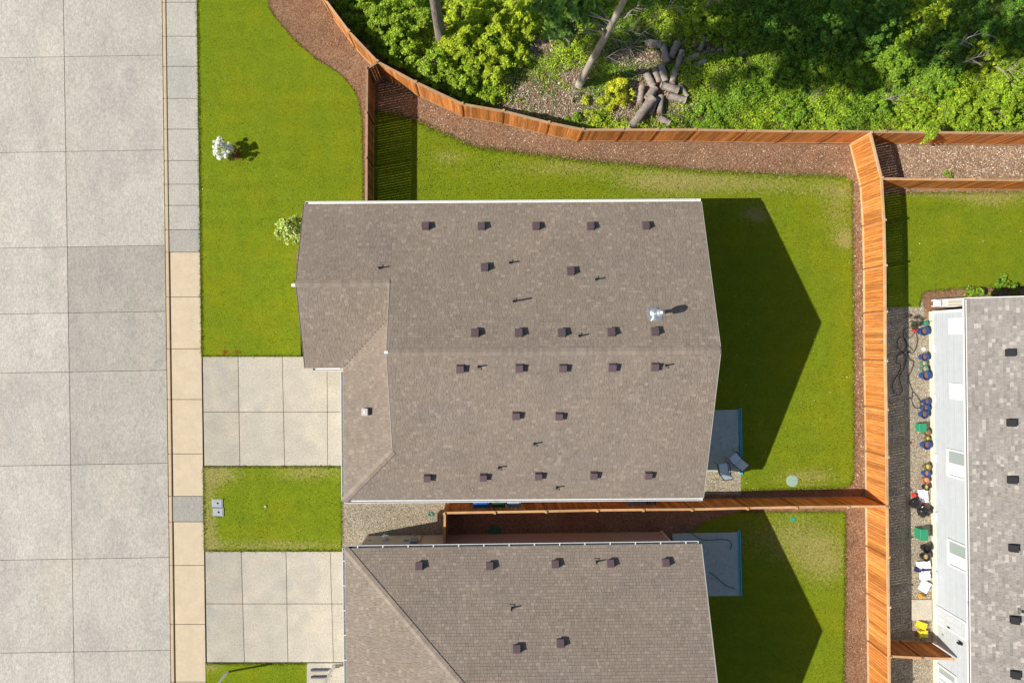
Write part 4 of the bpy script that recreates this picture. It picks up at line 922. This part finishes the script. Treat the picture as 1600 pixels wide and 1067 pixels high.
Z = hgt(X, Y).clip(.02, 2) * (1 - den) * rng.uniform(.5, 1.1, len(X)) + rng.random(len(X)) ** 3 * .15 + .02
gx = (hgt(X + .05, Y) - hgt(X - .05, Y)) / .1; gy = (hgt(X, Y + .05) - hgt(X, Y - .05)) / .1
nr = unit(np.stack([-gx, -gy, np.full(len(X), 1.0)], 1) + rng.normal(size=(len(X), 3)) * .4); s = rng.uniform(.035, .075, len(X)); a, b = leaf_axes(nr, s, .65)
T = tints(len(X), G_MID + G_BRIGHT[:2]); patchy = .5 + .5 * np.sin(X * .8 + 2 * np.sin(Y * .7)); T *= 1.6 * np.stack([.8 + .6 * patchy, .85 + .35 * patchy, np.ones(len(X))], 1)
o = link('undergrowth', quads_mesh('undergrowth', np.stack([X, Y, Z], 1), a, b, T, M['leaf'])); tag(o, 'low green ivy and bramble carpet covering the woodland floor', 'undergrowth', kind='stuff')
# litter on the bare floor
def chips(name, label, cat, poly, dens, size, cols, z=.01, tilt=.35, asp=.35, var=.3):
    X, Y = scatter(W(poly), dens); n = len(X); nr = unit(np.stack([np.zeros(n), np.zeros(n), np.ones(n)], 1) + rng.normal(size=(n, 3)) * tilt)
    a, b = leaf_axes(nr, size * rng.uniform(.5, 1.5, n), asp); C = np.stack([X, Y, np.full(n, z) + rng.random(n) * size * .5], 1)
    o = link(name, quads_mesh(name, C, a, b, tints(n, cols, var), M['chip'])); return tag(o, label, cat, kind='stuff')
BR = [(.30, .15, .09), (.20, .10, .06), (.42, .26, .17), (.14, .07, .045)]; PALE = [(.74, .62, .46), (.86, .80, .68), (.56, .43, .30), (.92, .86, .75)]
chips('leaf_litter', 'brown twigs and leaf litter on the open woodland floor', 'litter', [(780, 60), (1100, 40), (1180, 130), (1080, 205), (912, 204), (780, 172)], 340, .06, BR[:3] + PALE, .03, .5, .25)
bedpoly = bedcurve + [(578, 330), (578, 112), (548, 58), (512, 12), (470, -80)]
chips('bark_chips', 'reddish bark chips covering the curved bed', 'bark chips', bedpoly, 300, .028, BR + BR + PALE[:1], .0)
rb = [(600, 115), (655, 142), (725, 178), (790, 192), (860, 212), (912, 225), (1330, 228), (1334, 283)] + [p for p in yard_top[::-1]]
chips('bark_chips', 'pale-flecked bark chips along the rear bed', 'bark chips', rb, 240, .036, BR + BR + PALE, .0)
chips('bark_chips', 'pale wood chips scattered over the brown mulch by the tall orange fence', 'bark chips', [(1333, 280), (1348, 290), (1354, 770), (1333, 770)], 220, .042, BR + BR + PALE, .0)
chips('bark_chips', 'bark chips in the bed right of the neighbour lawn', 'bark chips', [(1322, 800), (1356, 800), (1361, 1090), (1318, 1090)], 260, .026, BR + BR + BR + PALE, .0)
chips('bark_chips', 'white-flecked chips in the strip between the two upper fences', 'bark chips', [(1385, 222), (1660, 224), (1660, 278), (1385, 278)], 300, .044, BR + PALE + PALE, .0)
chips('bark_chips', 'dark bark chips between dividing fence and lower house', 'bark chips', [(698, 803), (1150, 803), (1150, 828), (1060, 832), (698, 838)], 160, .028, BR + BR + PALE[:1], -.004)
chips('gravel_stones', 'pale stones in the gravel by the grey house', 'gravel', [(1390, 482), (1448, 482), (1455, 930), (1455, 1100), (1392, 1100)], 420, .024, [(.62, .56, .46), (.38, .30, .20), (.72, .68, .60), (.20, .15, .1), (.50, .33, .18)], .0, .4, .8)
chips('gravel_stones', 'beige stones in the side passage gravel', 'gravel', [(534, 790), (692, 790), (692, 858), (534, 858)], 520, .022, [(.62, .54, .42), (.42, .33, .22), (.74, .68, .58), (.20, .15, .1), (.52, .40, .26)], .002, .4, .8)
chips('gravel_stones', 'light stones below the patio with chairs', 'gravel', [(1100, 739), (1157, 739), (1157, 771), (1100, 771)], 560, .026, [(.66, .58, .46), (.42, .33, .22), (.78, .72, .62), (.20, .15, .1)], .004, .4, .8)
# grass along edges and loose over the lawns
def tufts(label, polys, dens, size=.05, cols=None, edge=None):
    Cs = []
    for p in polys: X, Y = scatter(W(p), dens); Cs.append(np.stack([X, Y], 1))
    if edge:
        for (pl, perm, wd_) in edge:
            w = np.array(W(pl)); 
            for i in range(len(w) - 1):
                L = np.linalg.norm(w[i + 1] - w[i]); n = int(L * perm); tt = rng.random(n)[:, None]; d = (w[i + 1] - w[i]) / max(L, 1e-6); nn = np.array([-d[1], d[0]])
                Cs.append(w[i] + (w[i + 1] - w[i]) * tt + nn * (rng.normal(size=(n, 1)) * wd_))
    XY = np.concatenate(Cs); n = len(XY); d = unit(np.stack([rng.normal(size=n), rng.normal(size=n), np.abs(rng.normal(size=n)) * .8 + .25], 1)); s = size * rng.uniform(.5, 1.4, n)
    sd_ = unit(np.cross(d, rng.normal(size=(n, 3)))); C = np.concatenate([XY, np.full((n, 1), .005)], 1) + d * s[:, None]
    o = link('grass', quads_mesh('grass', C, d * s[:, None], sd_ * (s * .28)[:, None], tints(n, cols or [(.9, 1, .8), (1.3, 1.25, 1), (.7, .85, .8), (1.9, 1.5, 3)], .2), M['grass_tuft'])); return tag(o, label, 'grass', kind='stuff')
tufts('short blades roughening the front lawn and its edges', [fr], 55, .04, edge=[([(LX(-60), -60), (LX(557), 557)], 260, .045), (bedcurve, 120, .03), ([(LX(557), 556), (470, 556)], 120, .03)])
tufts('blades fringing the lawns beside the driveways', [[(LX(729), 729), (533, 728.5), (534, 860), (LX(860), 861)], [(LX(1036), 1036), (480, 1035.5), (481, 1100), (LX(1100), 1100)]], 90, .04,
      edge=[([(LX(729), 729.5), (533, 729)], 150, .035), ([(534, 729), (534, 860)], 150, .035), ([(LX(860), 860), (533, 859.5)], 150, .04), ([(LX(730), 730), (LX(860), 860)], 150, .04), ([(LX(1036), 1037), (480, 1036.5)], 120, .03)])
tufts('blades and seed stalks over the back lawn', [yard], 90, .045, edge=[(yard_top, 260, .12), ([(1331, 283), (1332, 400), (1333, 560), (1334, 742), (1329, 756), (1318, 762), (1158, 766)], 160, .05)])
tufts('blades over the neighbour and right-hand lawns', [yard2, [(1385, 303), (1660, 300), (1660, 447), (1520, 449), (1440, 456), (1436, 480), (1388, 480)]], 80, .045,
      edge=[([(1320, 800), (1320, 900), (1317, 1090)], 180, .05), ([(1152, 800), (1321, 800)], 120, .05), ([(1388, 303), (1660, 300)], 160, .06), ([(1436, 480), (1440, 456), (1520, 449), (1660, 447)], 160, .05)])
chips('fallen_petals', 'tiny pale petals and scraps dotted over the lawns', 'petals', [(584, 190), (1330, 280), (1333, 760), (1150, 764), (1105, 420), (584, 316)], 1.6, .028, [(.8, .8, .74), (.7, .66, .5)], .04, .5, .6)
chips('fallen_petals', 'pale petals dotted over the front lawn', 'petals', [(312, -20), (400, -20), (440, 60), (560, 190), (560, 310), (470, 316), (466, 550), (318, 550)], .5, .026, [(.8, .8, .74), (.7, .66, .5)], .04, .5, .6)
chips('fallen_petals', 'pale scraps dotted over the right-hand lawns', 'petals', [(1390, 305), (1600, 303), (1600, 445), (1440, 450), (1390, 478)], 1.2, .028, [(.8, .8, .74), (.7, .66, .5)], .04, .5, .6)
chips('gutter_debris', 'dirt and leaf scraps collected along the kerb', 'debris', [(EX(-60) - 3.5, -60), (EX(-60) + .5, -60), (EX(1100) + .5, 1100), (EX(1100) - 3.5, 1100)], 45, .025, [(.30, .22, .13), (.18, .14, .10), (.42, .32, .18)], -.118, .4, .5)
pl_ = []
for k in range(70):
    p_ = place_on_roof(random.uniform(610, 1100), random.uniform(330, 770), H1, planes1)
    if p_: w_ = Matrix.Rotation(H1.rotation_euler.z, 3, 'Z') @ p_[0] + Vector((H1.location.x, H1.location.y, .03)); pl_.append(tuple(w_))
n = len(pl_); nr = unit(rng.normal(size=(n, 3)) * .4 + [0, 0, 1]); a, b = leaf_axes(nr, rng.uniform(.015, .05, n), .35)
tag(link('roof_debris', quads_mesh('roof_debris', np.array(pl_), a, b, tints(n, [(.85, .82, .75), (.6, .55, .45), (.2, .14, .1)]), M['chip'])), 'small pale scraps and petals lying on the middle roof', 'debris', kind='stuff')
# red-tinged grass marks near the driveway
for (x, y, l) in ((352, 550.5, 'reddish flower tuft in lawn edge, nearer the pavement'), (370, 550.5, 'reddish flower tuft in lawn edge, farther from the pavement')):
    c = P(x, y); n = 60; XY = rng.normal(size=(n, 2)) * [.13, .06]; nr = unit(rng.normal(size=(n, 3)) * .4 + [0, 0, 1]); a, b = leaf_axes(nr, rng.uniform(.02, .04, n))
    tag(link('flower_tuft', quads_mesh('flower_tuft', np.concatenate([XY, rng.uniform(.02, .06, (n, 1))], 1), a, b, tints(n, [(.55, .10, .03), (.5, .2, .03)]), M['leaf']), None, c), l, 'flowers')
# white blossom shrub on the front lawn
c = P(343, 231, .95); t = thing('blossom_bush', 'small bush covered in white blossom on the front lawn', 'bush', (c.x, c.y, 0))
cl = [(math.cos(k * 2.4) * .5 * math.sqrt(k / 22), math.sin(k * 2.4) * .52 * math.sqrt(k / 22), .92 + .28 * math.cos(k * 1.7) - .3 * (k / 22), .17) for k in range(22)]
cl = [(x + random.gauss(0, .07), y + random.gauss(0, .07), z + random.gauss(0, .06), random.uniform(.05, .10)) for x, y, z, _ in cl for _ in range(3)]
C, A, B, T = foliage_arrays(cl, 620, .05, [(.95, .95, .88), (.88, .9, .8), (.95, .95, .92)], var=.06, gain=1.0); link('blossom', quads_mesh('blossom', C, A, B, T, M['leaf']), t)
C, A, B, T = foliage_arrays([(x, y, z - .12, r) for x, y, z, r in cl[::2]], 150, .045, [(.08, .16, .02), (.16, .24, .03), (.12, .10, .04)]); link('foliage', quads_mesh('foliage', C, A, B, T, M['leaf']), t)
b0 = P(370, 246); bb = Vector((b0.x - c.x, b0.y - c.y, 0)); mb = MB()
for e in cl[::9]: mb.tube([bb, bb * .5 + Vector((e[0] * .4, e[1] * .4, .45)), (e[0], e[1], e[2])], [.03, .02, .008], 6)
mb.build('stem', M['bark'], t)
n = 260; XY = rng.normal(size=(n, 2)) * [.13, .20] + [bb.x + .02, bb.y + .12]; nr = unit(rng.normal(size=(n, 3)) * .5 + [0, 0, 1]); a, b = leaf_axes(nr, rng.uniform(.03, .06, n))
link('red_leaves', quads_mesh('red_leaves', np.concatenate([XY, rng.uniform(.05, .35, (n, 1))], 1), a, b, tints(n, [(.32, .10, .05), (.24, .07, .05), (.42, .18, .08)]), M['leaf']), t)
# variegated shrub at the house front
shrub('cream and green variegated shrub tucked against the house front', 452, 358, .80, 1.15, [(.55, .58, .14), (.70, .70, .30), (.12, .22, .04), (.30, .38, .05), (.06, .14, .03)], nclump=16, size=.06, dens=380)
shrub('low dark green plant in the bark bed above grey house roof', 1572, 455, .7, .5, G_DARK + G_MID, nclump=10, size=.06)
shrub('small green plant at the grey house roof corner', 1527, 462, .45, .45, G_MID, nclump=7, size=.07)
shrub('straggly dark potted plant beside the green watering can', 1434, 503, .36, .35, [(.05, .04, .035), (.09, .07, .05), (.04, .07, .03)], nclump=8, size=.035, name='potted_plant', cat='plant')
shrub('green weed sprouting in mulch just above the right-hand short fence', 1483, 274, .22, .2, G_MID, nclump=4, size=.05, name='weed', cat='weed')
# sprig of vine hanging over the north fence
t = thing('vine', 'green vine sprig spilling over the long weathered fence', 'vine', P(1455, 205, 1.9) - Vector((0, 0, 1.9)))
cl = [(0, 0, 1.85, .28), (.12, -.12, 1.8, .22), (-.1, .15, 1.9, .3), (.02, -.26, 1.62, .17), (.05, -.33, 1.35, .12), (.06, -.36, 1.1, .08), (.25, .1, 1.85, .2)]
C, A, B, T = foliage_arrays(cl, 500, .05, G_BRIGHT); link('foliage', quads_mesh('foliage', C, A, B, T, M['leaf']), t)
mb = MB(); mb.tube([(0, .2, 0), (0, .18, 1.7), (.02, -.1, 1.95), (.05, -.3, 1.3)], .012, 6); mb.build('stem', M['bark'], t)

# ------------------------------------------------------------------ trees, logs, branches
def tree(label, base, pts, rad, crown, cols, m, lsize=.11, dens=120, name='tree', limbs=()):
    t = thing(name, label, 'tree', P(*base)); mb = MB(); mb.tube(pts, rad, 14)
    tr = mb.build('trunk', m, t, smooth=True)
    for l_, r_ in limbs: mb = MB(); mb.tube(l_, r_, 7); mb.build('limb', m, t, smooth=True)
    if crown:
        C, A, B, T = foliage_arrays(crown, dens, lsize, cols); link('crown', quads_mesh('crown', C, A, B, T, M['leaf']), t)
    return t
def wob(p0, p1, n, a):
    p0, p1 = Vector(p0), Vector(p1); return [p0.lerp(p1, i / n) + Vector((random.uniform(-a, a), random.uniform(-a, a), 0)) * (0 if i in (0, n) else 1) for i in range(n + 1)]
def high_crown(base, n, sx, sy, z0, z1, r0, r1):
    out = []
    while len(out) < n:
        e = (random.gauss(0, sx), random.gauss(0, sy), random.uniform(z0, z1), random.uniform(r0, r1))
        if base.y + e[1] - e[3] * 1.5 > .57 * (HC - e[2]): out.append(e)
    return out
base = P(352, -62)  # unseen tree; crown and lean shaped to throw shade bands on the woods
cr = []
while len(cr) < 54:
    e = (random.uniform(-5, 7), random.uniform(-13, -6.5), random.uniform(19, 24.5), random.uniform(.4, .8))
    if base.y + e[1] - e[3] * 1.5 > .60 * (HC - e[2]): cr.append(e)
tree('unseen tall leafy tree beyond the top edge, shaped to shade the woods', (352, -62), wob((0, 0, 0), (.3, -6, 23), 9, .05), [.34 - .03 * i for i in range(10)], cr, G_MID, M['bark'], .12, 120,
     limbs=[([(.3 * f, -6 * f, 23 * f), Vector((.3 * f, -6 * f, 23 * f)).lerp(Vector(e[:3]), .5) + Vector((0, 0, .3)), e[:3]], [.09, .05, .02]) for e, f in ((e, min(.95, e[2] / 23 * .85)) for e in cr[:16])])
cr = high_crown(P(689, 62), 60, 3.0, 3.0, 12, 23, .45, .9)
tree('dark-barked standing tree trunk rising among shrubs at the top left', (689, 62), wob((0, 0, 0), (.1, .1, 23), 10, .04), [.29 - .022 * i for i in range(11)], cr, G_DARK, M['bark'], .10, 60)
T0 = P(905, 133)
cr = high_crown(T0, 60, 2.6, 2.2, 9.5, 20, .4, .85)
low = []
for (x, y, h, r_) in ((868, 22, 7, .5), (880, 45, 6.5, .5), (905, 12, 7.2, .45), (922, 2, 7.5, .4), (888, 8, 7.5, .5), (915, 32, 6.6, .3), (862, 48, 6.2, .3), (1012, 3, 7.5, .3), (846, 10, 7.6, .3), (872, 5, 7, .4)):
    q = P(x, y, h); low.append((q.x - T0.x, q.y - T0.y, h, r_))
limbs = []
for e in low[:9] + cr[:12]:
    z0 = e[2] * .88; f = z0 / 17; s0 = Vector((1.25 * f, .1 * f, z0)); e_ = Vector(e[:3]); limbs.append(([s0, s0.lerp(e_, .5) + Vector((0, 0, .15)), e_], [.028, .02, .01]))
q = P(947, 30, 6.2); s0 = Vector((.42, 0, 5.2)); limbs.append(([s0, Vector((.25, -.05, 5.9)), Vector((.12, -.1, 6.3))], [.11, .08, .05]))
tree('tall pale-barked leaning tree with big leaves left of the log pile', (905, 133), [(0, 0, 0), (.08, .0, 1.2), (.22, .03, 3), (.40, .02, 5), (.62, .05, 8), (.9, .1, 12), (1.25, .1, 17)], [.24, .19, .175, .165, .14, .09, .03], cr, G_BRIGHT + G_MID, M['bark_pale'], .14, 75, limbs=limbs)
C, A, B, T = foliage_arrays(low, 80, .15, [(.15, .27, .03), (.07, .16, .04), (.24, .34, .05), (.09, .19, .05)]); o = bpy.data.objects[[x.name for x in bpy.data.objects if x.name.startswith('tree')][-1]]
link('lower_leaves', quads_mesh('lower_leaves', C, A, B, T, M['leaf']), o)
tree('short leaning dark trunk behind the tall pale tree', (884, 78), [(0, 0, 0), (.15, .5, .9), (.3, 1.1, 1.9), (.45, 1.6, 2.8)], [.19, .17, .15, .12], [(.5, 1.8, 3.0, .5), (.2, 1.5, 2.7, .4), (.8, 1.6, 2.8, .4)], G_MID, M['bark'], .10, 140)
tree('thin grey trunk leaning in shade at the top above the logs', (1092, 32), [(0, 0, 0), (.05, .2, 1.5), (.1, .3, 4), (.3, .5, 9)], [.12, .11, .09, .03], [(.3 + random.gauss(0, .7), 1.2 + random.gauss(0, .6), random.uniform(7, 11), .7) for _ in range(10)], G_MID, M['bark'], .10, 80)
s_ = 3.9525
LOGS = [(735, 790, 860, 620, 64, 'longest pale log lying diagonally down to the fence'), (835, 610, 880, 550, 55, 'thick log round touching the upper end of the longest log'), (830, 460, 870, 530, 50, 'log round left of three in the middle row'),
 (880, 430, 905, 505, 42, 'narrow log round in the centre of the middle row'), (920, 410, 945, 500, 50, 'upright log round at the right of the middle row'), (990, 510, 1010, 432, 44, 'lower half of the long pale double log'), (1016, 425, 1048, 325, 42, 'upper half of the long pale double log'),
 (932, 285, 955, 380, 44, 'log round pointing down beneath the upper left log'), (985, 345, 1020, 272, 48, 'slanted grey log round in the upper row'), (832, 262, 912, 278, 46, 'log lying level at the upper left of the pile'), (925, 530, 1020, 555, 52, 'broad log lying level right of the thick round'),
 (965, 592, 1065, 620, 46, 'lower broad log lying level right of the pile'), (1040, 530, 1082, 592, 28, 'thin slanted log right of the two broad logs'), (1070, 378, 1145, 345, 38, 'grey log lying in ivy right of the double log'), (1120, 410, 1190, 382, 34, 'dim log half in the trunk shadow'),
 (1118, 285, 1130, 248, 28, 'small log left of a pair in ivy near the top'), (1162, 305, 1186, 238, 34, 'taller log right of a pair in ivy near the top'), (1318, 275, 1326, 342, 30, 'lone brown log standing out in the ivy'), (1405, 335, 1442, 312, 30, 'small far right log in the ivy'),
 (850, 702, 890, 612, 42, 'brown log alongside the longest log'), (912, 695, 922, 600, 42, 'log round upright beside the brown log'), (790, 635, 802, 540, 42, 'dark shaded log left of the longest log'), (905, 728, 968, 762, 48, 'dark shaded log closest to the fence')]
for (xa, ya, xb, yb, w_, lab) in LOGS:
    r_ = .88 * w_ / s_ / 2 / F * HC; zz = r_ + (.22 if w_ == 64 else random.uniform(.02, .14))
    a, b = P(800 + xa / s_, ya / s_, zz), P(800 + xb / s_, yb / s_, zz); d = b - a; L = d.length * 1.14; c = (a + b) / 2
    t = thing('log', lab, 'log', (c.x, c.y, zz), math.atan2(d.y, d.x), 'cut logs in the woods')
    n = 8; mb = MB(); mb.tube([(-L / 2 + L * i / n, random.uniform(-.008, .008), random.uniform(-.008, .008)) for i in range(n + 1)], [r_ * random.uniform(.95, 1.05) for _ in range(n + 1)], 16); mb.build('bark', M['log'], t, smooth=True)
    for sx in (-1, 1): mb = MB(); mb.tube([(sx * (L / 2 - .01), 0, 0), (sx * (L / 2 + .012), 0, 0)], r_ * .93, 16); mb.build('cut_end', M['log_end'], t)
def branch(label, start, pts, r0=.03, sub=5, h=.5, seed=0):
    rr = random.Random(seed); c = P(*start); q = [P(x, y, z) - c for x, y, z in pts]; t = thing('fallen_branch', label, 'branch', c)
    mb = MB(); n = len(q); mb.tube(q, [r0 * (1 - .75 * i / max(1, n - 1)) for i in range(n)], 6); mb.build('main_stem', M['twig'], t)
    mb = MB()
    for k in range(sub * 2):
        i = rr.randrange(1, n) if n > 1 else 0; p = q[i - 1].lerp(q[i], rr.random()); d = (q[-1] - q[0]).normalized(); a = rr.choice((-1, 1)) * rr.uniform(.4, 1.1)
        d = Vector((d.x * math.cos(a) - d.y * math.sin(a), d.x * math.sin(a) + d.y * math.cos(a), rr.uniform(-.1, .3))); L = rr.uniform(.3, .9)
        mb.tube([p, p + d * L * .5 + Vector((rr.uniform(-.06, .06), rr.uniform(-.06, .06), 0)), p + d * L], [r0 * .4, r0 * .3, r0 * .12], 5)
    mb.build('twigs', M['twig'], t); return t
BRS = [('bare branch arching right from the pale trunk', (950, 55), [(950, 55, 1.6), (965, 45, 1.7), (985, 48, 1.5), (1000, 55, 1.2), (1020, 40, 1)], .03), ('bare grey branch curving among the top shrubs', (980, 10), [(975, 30, 1.4), (985, 18, 1.8), (1000, 8, 2), (1020, 2, 2)], .03),
 ('tangle of dead twigs hanging at top edge above logs', (1045, 10), [(1020, 30, 1.8), (1035, 18, 2), (1050, 8, 2.1), (1065, 12, 2)], .022), ('dead branch lying across litter below the pale trunk curve', (960, 90), [(945, 92, .5), (965, 80, .5), (985, 74, .4), (1005, 55, .5)], .03),
 ('thin pale branch crossing litter above the yellow bush', (1000, 110), [(975, 112, .3), (995, 118, .3), (1010, 117, .3)], .022), ('dead forked branch on shaded litter left of the logs', (980, 70), [(955, 60, .7), (975, 66, .6), (990, 82, .5)], .025),
 ('bare branch among dark shrubs at the far right', (1520, 95), [(1505, 98, 2), (1525, 90, 2.1), (1545, 86, 2)], .03), ('forked silvery branch at the right edge', (1570, 110), [(1556, 105, 1.9), (1570, 112, 1.9), (1585, 108, 1.9)], .035), ('long dim branch curving through dark shrubs', (1520, 55), [(1500, 70, 2.1), (1515, 58, 2.2), (1535, 52, 2.2), (1555, 58, 2.1)], .03),
 ('dead stick lying over green shrubs above the fence', (1395, 152), [(1383, 156, 1.2), (1400, 150, 1.3), (1412, 148, 1.2)], .022), ('thin twig spray over shaded ivy', (1280, 150), [(1270, 160, 1), (1276, 150, 1), (1275, 140, 1)], .015), ('snapped upright sticks in litter near the fence', (895, 145), [(893, 160, .1), (896, 148, .4), (894, 138, .7)], .035),
 ('pale hanging twig against the shrubs above the fence bend', (664, 115), [(660, 95, 1.3), (664, 110, 1.1), (668, 125, .8)], .015)]
for i, (l, s0, pts, r_) in enumerate(BRS): branch(l, s0, pts, r_, seed=i)
